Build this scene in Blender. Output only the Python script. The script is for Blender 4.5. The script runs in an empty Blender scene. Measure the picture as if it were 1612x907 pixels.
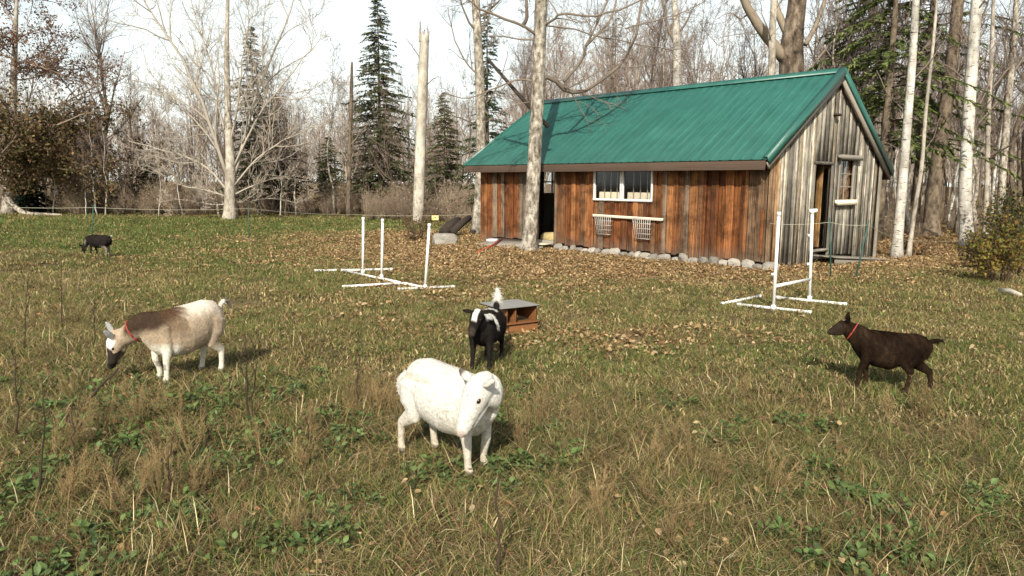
import bpy, math, random
import numpy as np
from mathutils import Matrix, Vector

SC = bpy.context.scene
COL = SC.collection
random.seed(7)
RNG = np.random.default_rng(11)

# ------------------------------------------------------------------ camera
CAM_H, FOC, PITCH, ROLL = 1.7, 1154.33, math.radians(8.162), math.radians(0.395)
fwd = np.array([0, math.cos(PITCH), -math.sin(PITCH)])
rgt = np.array([1.0, 0, 0])
upv = np.array([0, math.sin(PITCH), math.cos(PITCH)])
CR = math.cos(ROLL) * rgt + math.sin(ROLL) * upv
CU = -math.sin(ROLL) * rgt + math.cos(ROLL) * upv
CC = np.array([0, 0, CAM_H])
cam_d = bpy.data.cameras.new('camera')
cam = bpy.data.objects.new('camera', cam_d)
COL.objects.link(cam)
cam.matrix_world = Matrix(((CR[0], CU[0], -fwd[0], CC[0]), (CR[1], CU[1], -fwd[1], CC[1]),
                           (CR[2], CU[2], -fwd[2], CC[2]), (0, 0, 0, 1)))
cam_d.sensor_width = 36
cam_d.lens = FOC * 36 / 1612
cam_d.clip_end = 3000
SC.camera = cam

# ------------------------------------------------------------------ sky, sun, exposure
SUN_EL, SUN_AZ = math.radians(34), math.radians(188)      # azimuth measured clockwise from +Y: behind the camera, a little left
world = bpy.data.worlds.new('World')
SC.world = world
world.use_nodes = True
wn, wl = world.node_tree.nodes, world.node_tree.links
wn.clear()
w_out = wn.new('ShaderNodeOutputWorld')
w_bg = wn.new('ShaderNodeBackground')
sky = wn.new('ShaderNodeTexSky')
sky.sky_type = 'NISHITA'
sky.sun_disc = False
sky.sun_elevation = SUN_EL
sky.sun_rotation = SUN_AZ
sky.air_density = 1.0
sky.dust_density = 3.0
sky.ozone_density = 1.0
# thin white cloud veil over the whole sky, with a few bluer gaps
w_tc = wn.new('ShaderNodeTexCoord')
w_map = wn.new('ShaderNodeMapping')
w_map.inputs['Scale'].default_value = (1, 1, 2.5)
w_no = wn.new('ShaderNodeTexNoise')
w_no.inputs['Scale'].default_value = 2.2
w_no.inputs['Detail'].default_value = 5
w_rmp = wn.new('ShaderNodeMapRange')
w_rmp.inputs['From Min'].default_value = 0.30
w_rmp.inputs['From Max'].default_value = 0.52
w_rmp.inputs['To Min'].default_value = 0.6
w_rmp.inputs['To Max'].default_value = 0.97
w_mix = wn.new('ShaderNodeMix')
w_mix.data_type = 'RGBA'
w_mix.inputs['B'].default_value = (12.6, 13.5, 12.9, 1)
wl.new(w_tc.outputs['Generated'], w_map.inputs['Vector'])
wl.new(w_map.outputs['Vector'], w_no.inputs['Vector'])
wl.new(w_no.outputs['Fac'], w_rmp.inputs['Value'])
# the veil is seen edge-on, so it is densest low in the sky and thins out overhead
w_sep = wn.new('ShaderNodeSeparateXYZ')
w_el = wn.new('ShaderNodeMapRange')
w_el.inputs['From Min'].default_value = 0.0
w_el.inputs['From Max'].default_value = 0.60
w_el.inputs['To Min'].default_value = 1.0
w_el.inputs['To Max'].default_value = 0.10
w_fac = wn.new('ShaderNodeMath')
w_fac.operation = 'MULTIPLY'
wl.new(w_tc.outputs['Generated'], w_sep.inputs[0])
wl.new(w_sep.outputs['Z'], w_el.inputs['Value'])
wl.new(w_rmp.outputs['Result'], w_fac.inputs[0])
wl.new(w_el.outputs['Result'], w_fac.inputs[1])
wl.new(w_fac.outputs[0], w_mix.inputs['Factor'])
wl.new(sky.outputs['Color'], w_mix.inputs['A'])
wl.new(w_mix.outputs['Result'], w_bg.inputs['Color'])
w_bg.inputs['Strength'].default_value = 0.085
wl.new(w_bg.outputs['Background'], w_out.inputs['Surface'])

sun_d = bpy.data.lights.new('sun', 'SUN')
sun_d.energy = 5.0
sun_d.angle = math.radians(0.55)
sun_d.color = (1.0, 0.93, 0.82)
sun = bpy.data.objects.new('sun', sun_d)
COL.objects.link(sun)
sdir = Vector((math.sin(SUN_AZ) * math.cos(SUN_EL), math.cos(SUN_AZ) * math.cos(SUN_EL), math.sin(SUN_EL)))
sun.rotation_euler = sdir.to_track_quat('Z', 'Y').to_euler()
sun.location = (0, -20, 20)

SC.view_settings.view_transform = 'Standard'
SC.view_settings.look = 'None'
SC.view_settings.exposure = 0.42
SC.view_settings.gamma = 1.0
SC.render.engine = 'CYCLES'
SC.cycles.max_bounces = 4
SC.cycles.diffuse_bounces = 2
SC.cycles.use_adaptive_sampling = True
SC.cycles.adaptive_threshold = 0.03
SC.cycles.glossy_bounces = 2
SC.cycles.transmission_bounces = 4
SC.cycles.transparent_max_bounces = 6

# ------------------------------------------------------------------ picture -> place helpers
def ray(px, py): return fwd + CR * (px - 806) / FOC - CU * (py - 453.5) / FOC
def gp(px, py, z=0.0):
    d = ray(px, py); return CC + d * (z - CAM_H) / d[2]
def at(px, py, Y):
    d = ray(px, py); return CC + d * Y / d[1]

# ------------------------------------------------------------------ noise and terrain
_perm = np.random.default_rng(3).random(65536)
def vnoise(x, y, s=1.0, seed=0):
    x = np.asarray(x, float) / s + 1000.3 + seed * 17.7; y = np.asarray(y, float) / s + 1000.7 + seed * 31.1
    i, j = np.floor(x).astype(int), np.floor(y).astype(int)
    fx, fy = x - i, y - j
    fx = fx * fx * (3 - 2 * fx); fy = fy * fy * (3 - 2 * fy)
    h = lambda a, b: _perm[(a * 7919 + b * 104729) & 65535]
    return (h(i, j) * (1 - fx) + h(i + 1, j) * fx) * (1 - fy) + (h(i, j + 1) * (1 - fx) + h(i + 1, j + 1) * fx) * fy
def sstep(a, b, x):
    t = np.clip((np.asarray(x, float) - a) / (b - a), 0, 1); return t * t * (3 - 2 * t)
BO = np.array([5.048, 14.586]); BYAW = math.radians(42.497 - 90)
BX = np.array([math.cos(BYAW), math.sin(BYAW)]); BY = np.array([-math.sin(BYAW), math.cos(BYAW)])
BL, BW = 8.805, 5.302
def blocal(x, y):
    return (x - BO[0]) * BX[0] + (y - BO[1]) * BX[1], (x - BO[0]) * BY[0] + (y - BO[1]) * BY[1]
def bworld(lx, ly): return BO + lx * BX + ly * BY
def terr(x, y):
    x = np.asarray(x, float); y = np.asarray(y, float)
    z = 0.05 * (vnoise(x, y, 1.3, 1) - 0.5) * sstep(40, 8, y) + 0.10 * (vnoise(x, y, 5, 2) - 0.5) * sstep(60, 20, y)
    z = z + 0.22 * np.exp(-(((x + 10.2) / 1.6) ** 2 + ((y - 15.2) / 1.0) ** 2))        # grassy hummock on the left
    c = bworld(0.2, BW)
    z = z - 0.22 * np.exp(-(((x - c[0]) / 2.0) ** 2 + ((y - c[1]) / 2.0) ** 2))         # ground falls away behind the gable
    lx, ly = blocal(x, y)
    near = sstep(2.0, 0.3, np.maximum(np.maximum(-BL - lx, lx), np.maximum(-ly, ly - BW)))
    return z * (1 - 0.6 * near)
def tz(x, y): return float(terr(x, y))
def gnd(px, py):
    p = gp(px, py)
    return Vector((p[0], p[1], tz(p[0], p[1])))

# ------------------------------------------------------------------ mesh builder
class MB:
    def __init__(s): s.v = []; s.f = []; s.c = []; s.n = 0
    def add(s, v, f, c=None):
        v = np.asarray(v, float).reshape(-1, 3); f = np.asarray(f, int)
        s.v.append(v); s.f.append(f + s.n); s.n += len(v)
        if c is None: c = (1, 1, 1)
        c = np.asarray(c, float)
        if c.ndim == 1: c = np.tile(c, (len(v), 1))
        s.c.append(c)
    def box(s, x0, x1, y0, y1, z0, z1, c=None):
        v = [(x0, y0, z0), (x1, y0, z0), (x1, y1, z0), (x0, y1, z0), (x0, y0, z1), (x1, y0, z1), (x1, y1, z1), (x0, y1, z1)]
        s.add(v, [(0, 3, 2, 1), (4, 5, 6, 7), (0, 1, 5, 4), (1, 2, 6, 5), (2, 3, 7, 6), (3, 0, 4, 7)], c)
    def tubes(s, P, R, sides, c=None, cap=True):
        """P (B,K,3), R (B,K): B tubes at once; c (B,K,3) or None"""
        P = np.asarray(P, float); R = np.asarray(R, float)
        if P.ndim == 2: P = P[None]; R = R[None]
        B, K, _ = P.shape
        T = np.gradient(P, axis=1); T /= np.linalg.norm(T, axis=2, keepdims=True) + 1e-9
        mean = P[:, -1] - P[:, 0]
        ref = np.where(np.abs(mean[:, 2:3]) > 0.75 * np.linalg.norm(mean, axis=1, keepdims=True), [[1.0, 0.13, 0]], [[0.05, 0.1, 1.0]])
        U = np.cross(T, ref[:, None, :]); U /= np.linalg.norm(U, axis=2, keepdims=True) + 1e-9
        V = np.cross(T, U)
        a = np.arange(sides) * 2 * math.pi / sides
        ring = P[:, :, None, :] + R[:, :, None, None] * (np.cos(a)[None, None, :, None] * U[:, :, None, :] + np.sin(a)[None, None, :, None] * V[:, :, None, :])
        idx = np.arange(B * K * sides).reshape(B, K, sides)
        q = np.stack([idx[:, :-1, :], np.roll(idx, -1, 2)[:, :-1, :], np.roll(idx, -1, 2)[:, 1:, :], idx[:, 1:, :]], -1).reshape(-1, 4)
        cc = None
        if c is not None:
            cc = np.repeat(np.asarray(c, float).reshape(B * K, 3), sides, axis=0)
        base = s.n
        s.add(ring.reshape(-1, 3), q, cc)
        if cap and B < 60:
            for b in range(B):
                s.f.append(np.array([idx[b, -1, ::1]]) + base); s.f.append(np.array([idx[b, 0, ::-1]]) + base)
    def mesh(s, name, smooth=False):
        me = bpy.data.meshes.new(name)
        V = np.concatenate(s.v); C = np.concatenate(s.c)
        me.vertices.add(len(V)); me.vertices.foreach_set('co', V.astype(np.float32).ravel())
        loops = np.concatenate([f.ravel() for f in s.f]); tot = np.concatenate([np.full(f.shape[0], f.shape[1]) for f in s.f])
        me.loops.add(len(loops)); me.loops.foreach_set('vertex_index', loops.astype(np.int32))
        me.polygons.add(len(tot)); me.polygons.foreach_set('loop_start', (np.cumsum(tot) - tot).astype(np.int32))
        me.update(calc_edges=True)
        if smooth: me.polygons.foreach_set('use_smooth', np.ones(len(tot), bool))
        at_ = me.color_attributes.new('Col', 'FLOAT_COLOR', 'POINT')
        at_.data.foreach_set('color', np.concatenate([C, np.ones((len(C), 1))], 1).astype(np.float32).ravel())
        return me
    def build(s, name, mat, parent=None, smooth=False):
        return link(name, s.mesh(name, smooth), mat, parent)

def link(name, me, mat=None, parent=None):
    if mat is not None and len(me.materials) == 0: me.materials.append(mat)
    o = bpy.data.objects.new(name, me); COL.objects.link(o)
    if parent: o.parent = parent
    return o
def tag(o, label=None, cat=None, group=None, kind=None):
    if label: o['label'] = label
    if cat: o['category'] = cat
    if group: o['group'] = group
    if kind: o['kind'] = kind
    return o
def empty(name, loc=(0, 0, 0), rz=0, label=None, cat=None, group=None):
    o = bpy.data.objects.new(name, None); COL.objects.link(o)
    o.empty_display_size = 0.2
    o.location = loc; o.rotation_euler = (0, 0, rz)
    return tag(o, label, cat, group)
def copy_tree(o, parent=None):
    c = o.copy(); COL.objects.link(c); c.parent = parent
    for ch in list(o.children): copy_tree(ch, c)
    return c

# ------------------------------------------------------------------ materials
def newmat(name):
    m = bpy.data.materials.new(name); m.use_nodes = True
    n, l = m.node_tree.nodes, m.node_tree.links
    return m, n, l, n['Principled BSDF']
def ramp(n, cols):
    r = n.new('ShaderNodeValToRGB'); e = r.color_ramp.elements
    for i, c in enumerate(cols):
        if isinstance(c[0], (tuple, list)): c, p = c
        else: p = i / max(1, len(cols) - 1)
        if i < 2: el = e[i]; el.position = p
        else: el = e.new(p)
        el.color = (*c, 1)
    return r
def mul(n, l, a, b, fac=1.0):
    m = n.new('ShaderNodeMix'); m.data_type = 'RGBA'; m.blend_type = 'MULTIPLY'; m.inputs['Factor'].default_value = fac
    l.new(a, m.inputs['A']); l.new(b, m.inputs['B']); return m.outputs['Result']
def mixc(n, l, f, a, b):
    m = n.new('ShaderNodeMix'); m.data_type = 'RGBA'
    for sock, v in (('Factor', f), ('A', a), ('B', b)):
        if isinstance(v, (int, float)): m.inputs[sock].default_value = v
        elif isinstance(v, tuple): m.inputs[sock].default_value = (*v, 1)
        else: l.new(v, m.inputs[sock])
    return m.outputs['Result']
def noise(n, l, scale, stretch=(1, 1, 1), detail=4, rough=0.55, coord='Object', rnd=True, dist=0.0):
    tc = n.new('ShaderNodeTexCoord'); mp = n.new('ShaderNodeMapping'); mp.inputs['Scale'].default_value = stretch
    no = n.new('ShaderNodeTexNoise'); no.noise_dimensions = '4D'
    no.inputs['Scale'].default_value = scale; no.inputs['Detail'].default_value = detail; no.inputs['Roughness'].default_value = rough
    no.inputs['Distortion'].default_value = dist
    l.new(tc.outputs[coord], mp.inputs['Vector']); l.new(mp.outputs['Vector'], no.inputs['Vector'])
    if rnd:
        oi = n.new('ShaderNodeObjectInfo'); mm = n.new('ShaderNodeMath'); mm.operation = 'MULTIPLY'; mm.inputs[1].default_value = 97.0
        l.new(oi.outputs['Random'], mm.inputs[0]); l.new(mm.outputs[0], no.inputs['W'])
    return no.outputs['Fac']
def rndval(n, l, lo, hi):
    oi = n.new('ShaderNodeObjectInfo'); mr = n.new('ShaderNodeMapRange')
    mr.inputs['To Min'].default_value = lo; mr.inputs['To Max'].default_value = hi
    l.new(oi.outputs['Random'], mr.inputs['Value']); return mr.outputs['Result']
def bump(n, l, p, h, strength=0.4, dist=0.02):
    b = n.new('ShaderNodeBump'); b.inputs['Strength'].default_value = strength; b.inputs['Distance'].default_value = dist
    l.new(h, b.inputs['Height']); l.new(b.outputs['Normal'], p.inputs['Normal'])
def maprange(n, l, v, a, b, lo=0.0, hi=1.0):
    mr = n.new('ShaderNodeMapRange'); mr.interpolation_type = 'SMOOTHSTEP'
    for k, x in (('From Min', a), ('From Max', b), ('To Min', lo), ('To Max', hi)): mr.inputs[k].default_value = x
    l.new(v, mr.inputs['Value']); return mr.outputs['Result']

def plain(name, cols, scale=6, stretch=(1, 1, 1), rough=0.8, bmp=0.3, spec=0.3, rnd=(0.85, 1.15), detail=4, metal=0, bdist=0.02):
    m, n, l, p = newmat(name)
    f = noise(n, l, scale, stretch, detail)
    r = ramp(n, cols); l.new(f, r.inputs['Fac'])
    v = rndval(n, l, *rnd)
    l.new(mul(n, l, r.outputs['Color'], v), p.inputs['Base Color'])
    p.inputs['Roughness'].default_value = rough; p.inputs['Specular IOR Level'].default_value = spec; p.inputs['Metallic'].default_value = metal
    if bmp: bump(n, l, p, f, bmp, bdist)
    return m
def vcol(name, rough=0.85, rnd=(0.75, 1.25), spec=0.15, trans=0.0, nscale=0, bmp=0.0):
    """colour from the mesh's Col attribute, varied per instance"""
    m, n, l, p = newmat(name)
    a = n.new('ShaderNodeAttribute'); a.attribute_name = 'Col'
    c = mul(n, l, a.outputs['Color'], rndval(n, l, *rnd))
    if nscale:
        f = noise(n, l, nscale, rnd=False); c = mul(n, l, c, maprange(n, l, f, 0.25, 0.75, 0.7, 1.2))
        if bmp: bump(n, l, p, f, bmp, 0.01)
    l.new(c, p.inputs['Base Color'])
    p.inputs['Roughness'].default_value = rough; p.inputs['Specular IOR Level'].default_value = spec
    if trans:
        t = n.new('ShaderNodeBsdfTranslucent'); mx = n.new('ShaderNodeMixShader'); mx.inputs[0].default_value = trans
        l.new(c, t.inputs['Color']); l.new(p.outputs[0], mx.inputs[1]); l.new(t.outputs[0], mx.inputs[2])
        l.new(mx.outputs[0], n['Material Output'].inputs['Surface'])
    return m
def board_mat(name, weather=True, lo=0.22, hi=1.6, stain=(0.15, 0.115, 0.085), z0=0.05, z1=0.55):
    """sawn board: object colour times stretched grain, knots and a weathered foot"""
    m, n, l, p = newmat(name)
    oi = n.new('ShaderNodeObjectInfo')
    g = noise(n, l, 5.0, (2.2, 2.2, 0.9), 6, 0.65, dist=1.2)
    g2 = noise(n, l, 14.0, (1, 1, 0.16), 3, 0.6, coord='Object')
    gr = ramp(n, [((lo, lo * .92, lo * .9), 0.27), ((0.80, 0.80, 0.80), 0.48), ((hi, hi * .97, hi * .91), 0.72)]); l.new(g, gr.inputs['Fac'])
    gr2 = ramp(n, [((0.42, 0.40, 0.38), 0.32), ((1.2, 1.2, 1.2), 0.62)]); l.new(g2, gr2.inputs['Fac'])
    c = mul(n, l, mul(n, l, oi.outputs['Color'], gr.outputs['Color']), gr2.outputs['Color'])
    gw = n.new('ShaderNodeNewGeometry'); bl = n.new('ShaderNodeTexNoise'); bl.inputs['Scale'].default_value = 2.6; bl.inputs['Detail'].default_value = 6; bl.inputs['Roughness'].default_value = 0.7; l.new(gw.outputs['Position'], bl.inputs['Vector'])
    c = mul(n, l, c, maprange(n, l, bl.outputs['Fac'], 0.32, 0.62, 0.42 if weather else 0.78, 1.22))
    if weather:
        geo = n.new('ShaderNodeNewGeometry'); sp = n.new('ShaderNodeSeparateXYZ'); l.new(geo.outputs['Position'], sp.inputs[0])
        ad = n.new('ShaderNodeMath'); ad.operation = 'MULTIPLY_ADD'; l.new(g, ad.inputs[0]); ad.inputs[1].default_value = 1.3; l.new(sp.outputs['Z'], ad.inputs[2])
        fz = maprange(n, l, ad.outputs[0], z0 + 0.6, z1 + 0.6, 0.75, 0.0)
        st = mul(n, l, gr2.outputs['Color'], gr2.outputs['Color'])
        c = mixc(n, l, fz, c, mul(n, l, ramp_const(n, stain), st))
    l.new(c, p.inputs['Base Color'])
    p.inputs['Roughness'].default_value = 0.88; p.inputs['Specular IOR Level'].default_value = 0.15
    bump(n, l, p, g2, 0.5, 0.008)
    return m
def ramp_const(n, c):
    r = n.new('ShaderNodeRGB'); r.outputs[0].default_value = (*c, 1); return r.outputs[0]

M = {}
M['front'] = board_mat('front_board_wood')
M['gable'] = board_mat('gable_board_wood', False, 0.62, 1.2)
M['oldwood'] = plain('old_grey_wood', [(0.12, 0.10, 0.08), (0.26, 0.235, 0.19), (0.17, 0.15, 0.12)], 3, (6, 1, 6), rough=0.9)
M['fascia'] = plain('fascia_wood', [(0.03, 0.021, 0.016), (0.085, 0.055, 0.038), (0.12, 0.095, 0.075)], 2.5, (1.2, 8, 8), rough=0.85)
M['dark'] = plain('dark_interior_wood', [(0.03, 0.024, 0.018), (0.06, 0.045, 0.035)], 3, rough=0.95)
M['white'] = plain('white_paint', [(0.62, 0.61, 0.57), (0.80, 0.79, 0.75)], 9, rough=0.5, bmp=0.05, rnd=(0.95, 1.05))
M['rail'] = plain('pale_new_lumber', [(0.66, 0.58, 0.42), (0.80, 0.73, 0.56)], 4, (1, 8, 8), rough=0.7, bmp=0.1)
M['wire'] = plain('galvanised_wire', [(0.36, 0.34, 0.30), (0.55, 0.53, 0.48)], 20, rough=0.5, bmp=0, metal=0.3)
M['pvc'] = plain('white_pvc_pipe', [(0.50, 0.48, 0.41), (0.74, 0.73, 0.68), (0.78, 0.77, 0.73)], 9, rough=0.4, bmp=0.02, rnd=(0.97, 1.03), spec=0.5)
M['stone'] = plain('field_stone', [(0.12, 0.11, 0.095), (0.25, 0.23, 0.195), (0.40, 0.37, 0.32)], 5, rough=0.9, bmp=0.6, rnd=(0.65, 1.35))
M['concrete'] = plain('worn_concrete', [(0.24, 0.22, 0.19), (0.40, 0.37, 0.32)], 5, rough=0.95, bmp=0.3)
M['straw'] = plain('straw_bale', [(0.30, 0.22, 0.09), (0.55, 0.45, 0.22)], 14, (1, 3, 3), rough=0.95, bmp=0.6)
M['plywood'] = plain('orange_plywood', [(0.10, 0.042, 0.016), (0.20, 0.085, 0.03), (0.28, 0.14, 0.06)], 5, (1.5, 4, 4), rough=0.6, bmp=0.1)
M['boxtop'] = plain('grey_weathered_plywood', [(0.20, 0.19, 0.17), (0.34, 0.33, 0.30)], 6, (1, 4, 1), rough=0.85, bmp=0.2)
M['red'] = plain('red_strap', [(0.42, 0.04, 0.03), (0.55, 0.07, 0.05)], 8, rough=0.6)
M['char'] = plain('dark_rotten_log', [(0.018, 0.014, 0.011), (0.06, 0.045, 0.035)], 6, rough=0.95, bmp=0.8)
M['stake'] = plain('green_stake', [(0.02, 0.07, 0.055), (0.03, 0.10, 0.08)], 9, rough=0.6, bmp=0)
M['yellow'] = plain('yellow_tag', [(0.75, 0.58, 0.20), (0.82, 0.68, 0.30)], 6, rough=0.5, bmp=0)
M['rope'] = plain('pale_electric_wire', [(0.32, 0.31, 0.22), (0.45, 0.44, 0.33)], 9, rough=0.7, bmp=0)

def roof_mat():
    m, n, l, p = newmat('green_metal_roofing')
    f = noise(n, l, 1.3, (1, 1, 1), 5, 0.6)
    s = noise(n, l, 38, (1, 1, 1), 2, 0.5)
    r = ramp(n, [((0.018, 0.092, 0.070), 0.3), ((0.030, 0.128, 0.100), 0.7)]); l.new(f, r.inputs['Fac'])
    c = mixc(n, l, maprange(n, l, s, 0.74, 0.80), r.outputs['Color'], (0.34, 0.40, 0.36))
    st = noise(n, l, 2.2, (3.5, .5, .5), 5, 0.65)
    c = mul(n, l, c, maprange(n, l, st, 0.3, 0.7, 0.84, 1.12)); c = mul(n, l, c, rndval(n, l, 0.93, 1.07))
    l.new(c, p.inputs['Base Color'])
    p.inputs['Roughness'].default_value = 0.42; p.inputs['Specular IOR Level'].default_value = 0.5
    bump(n, l, p, f, 0.06, 0.05)
    return m
M['roof'] = roof_mat()
def glass_mat():
    m, n, l, p = newmat('window_glass')
    p.inputs['Base Color'].default_value = (0.8, 0.85, 0.85, 1); p.inputs['Roughness'].default_value = 0.04
    t = n.new('ShaderNodeBsdfTransparent'); mx = n.new('ShaderNodeMixShader'); g = n.new('ShaderNodeBsdfGlossy'); g.inputs['Roughness'].default_value = 0.05
    fr = n.new('ShaderNodeFresnel'); fr.inputs['IOR'].default_value = 1.45
    fm = n.new('ShaderNodeMath'); fm.operation = 'MULTIPLY'; fm.inputs[1].default_value = 0.3; l.new(fr.outputs[0], fm.inputs[0]); l.new(fm.outputs[0], mx.inputs[0]); l.new(t.outputs[0], mx.inputs[1]); l.new(g.outputs[0], mx.inputs[2])
    l.new(mx.outputs[0], n['Material Output'].inputs['Surface'])
    return m
M['glass'] = glass_mat()
def bark_mat(name, base, dark, light, birch=0.0, scale=9):
    m, n, l, p = newmat(name)
    f = noise(n, l, scale, (1, 1, 0.55), 5, 0.65)
    f2 = noise(n, l, scale * 0.28, (1, 1, 0.6), 3, 0.6)
    r = ramp(n, [(dark, 0.33), (base, 0.47), (light, 0.66)]); l.new(f, r.inputs['Fac'])
    c = mul(n, l, r.outputs['Color'], maprange(n, l, f2, 0.3, 0.7, 0.65, 1.2))
    if birch:
        d = noise(n, l, 6, (1.0, 1.0, 5.0), 3, 0.6)
        c = mixc(n, l, maprange(n, l, d, 0.58, 0.66, 0, birch), c, (0.035, 0.03, 0.025))
    l.new(c, p.inputs['Base Color'])
    p.inputs['Roughness'].default_value = 0.92; p.inputs['Specular IOR Level'].default_value = 0.1
    bump(n, l, p, f, 0.9, 0.05)
    return m
M['bark_main'] = bark_mat('speckled_maple_bark', (0.24, 0.21, 0.165), (0.08, 0.066, 0.052), (0.52, 0.48, 0.40), 0.45, 12)
M['bark_pale'] = bark_mat('pale_maple_bark', (0.36, 0.32, 0.26), (0.17, 0.14, 0.11), (0.48, 0.44, 0.36))
M['bark_dead'] = bark_mat('peeled_dead_birch_bark', (0.46, 0.42, 0.34), (0.30, 0.265, 0.21), (0.56, 0.52, 0.44), 0.5, 5)
M['bark_birch'] = bark_mat('white_birch_bark', (0.47, 0.44, 0.38), (0.30, 0.27, 0.22), (0.60, 0.58, 0.52), 0.95, 8)
M['bark_brown'] = bark_mat('brown_bark', (0.13, 0.10, 0.07), (0.045, 0.035, 0.027), (0.22, 0.175, 0.125))
M['bark_old'] = bark_mat('furrowed_old_bark', (0.11, 0.082, 0.058), (0.022, 0.018, 0.014), (0.27, 0.225, 0.17), 0.5, 5)
M['twig'] = vcol('branch_wood', 0.9, (0.85, 1.15))
M['needle'] = vcol('conifer_needles', 0.8, (0.8, 1.2), trans=0.15)
M['leaf'] = vcol('dry_leaves', 0.8, (0.8, 1.2), trans=0.25)
M['blade'] = vcol('grass_blades', 0.75, (0.72, 1.28), trans=0.25)
M['weedleaf'] = vcol('weed_leaves', 0.55, (0.8, 1.2), spec=0.3, trans=0.25)
M['fur'] = vcol('goat_coat', 0.95, (1, 1), spec=0.0, nscale=60, bmp=0.35)
M['hair'] = vcol('goat_hair', 0.9, (1, 1), spec=0.0)
M['eye'] = plain('goat_eye', [(0.01, 0.008, 0.006), (0.02, 0.015, 0.01)], 5, rough=0.15, bmp=0, spec=0.6)
M['collar_red'] = plain('red_collar', [(0.22, 0.03, 0.022), (0.30, 0.045, 0.03)], 8, rough=0.7, bmp=0)
M['collar_dark'] = plain('dark_collar', [(0.03, 0.03, 0.035), (0.05, 0.05, 0.055)], 8, rough=0.7, bmp=0)
M['stalk'] = plain('dead_weed_stalk', [(0.022, 0.015, 0.010), (0.06, 0.04, 0.024)], 10, rough=0.9, bmp=0)

# ================================================================== GROUND
def zone_litter(x, y):
    """how thick fallen leaves lie (0..1)"""
    lx, ly = blocal(x, y)
    d = np.maximum(np.maximum(-BL - lx, lx), np.maximum(-ly, ly - BW))
    d = np.where(lx > -1.0, d + np.maximum(0, lx + 1.0) * 1.6, d)
    n = vnoise(x, y, 1.1, 5) * 0.6 + vnoise(x, y, 3.1, 6) * 0.5
    a = sstep(8.6, 1.6, d + (n - 0.55) * 4.0)
    a = a * np.where(ly < BW * 0.6, 1, 0.6)
    b = sstep(2.6, 0.8, np.hypot((x + 3.2) / 1.6, y - 22.0) + (n - 0.5) * 2)              # drift left of the barn
    c = sstep(7.0, 9.0, x) * sstep(13.6, 15.5, y + (n - 0.5) * 3)                          # edge of the right-hand wood
    e = 0.5 * sstep(1.3, 0.3, np.hypot((x - 1.2) / 2.2, (y - 8.0) / 0.7) + (n - 0.5))
    w = sstep(30, 36, y)
    return np.clip(np.maximum.reduce([a, b, c, e, w * 0.7]), 0, 1)
def zone_lawn(x, y):
    """short green lawn (0..1)"""
    n = vnoise(x, y, 2.4, 8) * 0.6 + vnoise(x, y, 0.9, 9) * 0.4
    a = sstep(13.0, 17.5, y + (n - 0.5) * 5) * sstep(-1.5, -5.0, x + (n - 0.5) * 2)
    b = 0.55 * sstep(1.6, 0.4, np.hypot((x - 2.2) / 2.8, (y - 7.4) / 0.7) + (n - 0.5) * 1.5)
    c = 0.3 * sstep(0.5, 0.75, n) * sstep(5, 9, y)
    return np.clip(np.maximum.reduce([a, b, c]) * (1 - zone_litter(x, y) * 0.85), 0, 1)
def ground():
    t = np.linspace(-1, 1, 240); xs = np.sinh(t * 4.6) / math.sinh(4.6) * 900
    u = np.linspace(0, 1, 300); ys = -12 + (np.sinh(u * 5.2) / math.sinh(5.2)) * 1400
    ys = np.concatenate([[-600, -200, -60], ys])
    # denser rows where the field is near
    ys = np.unique(np.concatenate([ys, np.linspace(1.5, 26, 180)])); xs = np.unique(np.concatenate([xs, np.linspace(-14, 14, 180)]))
    X, Y = np.meshgrid(xs, ys); Z = terr(X, Y)
    V = np.stack([X, Y, Z], -1).reshape(-1, 3)
    nx, ny = len(xs), len(ys)
    i = np.arange(nx * ny).reshape(ny, nx)
    f = np.stack([i[:-1, :-1], i[:-1, 1:], i[1:, 1:], i[1:, :-1]], -1).reshape(-1, 4)
    x, y = V[:, 0], V[:, 1]
    li, la = zone_litter(x, y)[:, None], zone_lawn(x, y)[:, None]
    n1 = vnoise(x, y, 0.7, 12)[:, None]
    c = np.array([0.115, 0.092, 0.045]) * (0.7 + 0.6 * n1)
    c = c * (1 - la) + np.array([0.085, 0.105, 0.032]) * la
    c = c * (1 - li) + np.array([0.22, 0.14, 0.078]) * li
    mb = MB(); mb.add(V, f, c)
    m, n, l, p = newmat('field_soil')
    a = n.new('ShaderNodeAttribute'); a.attribute_name = 'Col'
    f1 = noise(n, l, 9, detail=6, rough=0.7, rnd=False); f2 = noise(n, l, 45, detail=3, rnd=False)
    c1 = mul(n, l, a.outputs['Color'], maprange(n, l, f1, 0.25, 0.75, 0.5, 1.5))
    l.new(mul(n, l, c1, maprange(n, l, f2, 0.2, 0.8, 0.5, 1.5)), p.inputs['Base Color'])
    p.inputs['Roughness'].default_value = 0.98; p.inputs['Specular IOR Level'].default_value = 0.05
    bump(n, l, p, f2, 0.8, 0.03)
    o = mb.build('ground', m, smooth=True)
    tag(o, kind='structure')
ground()

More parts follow.
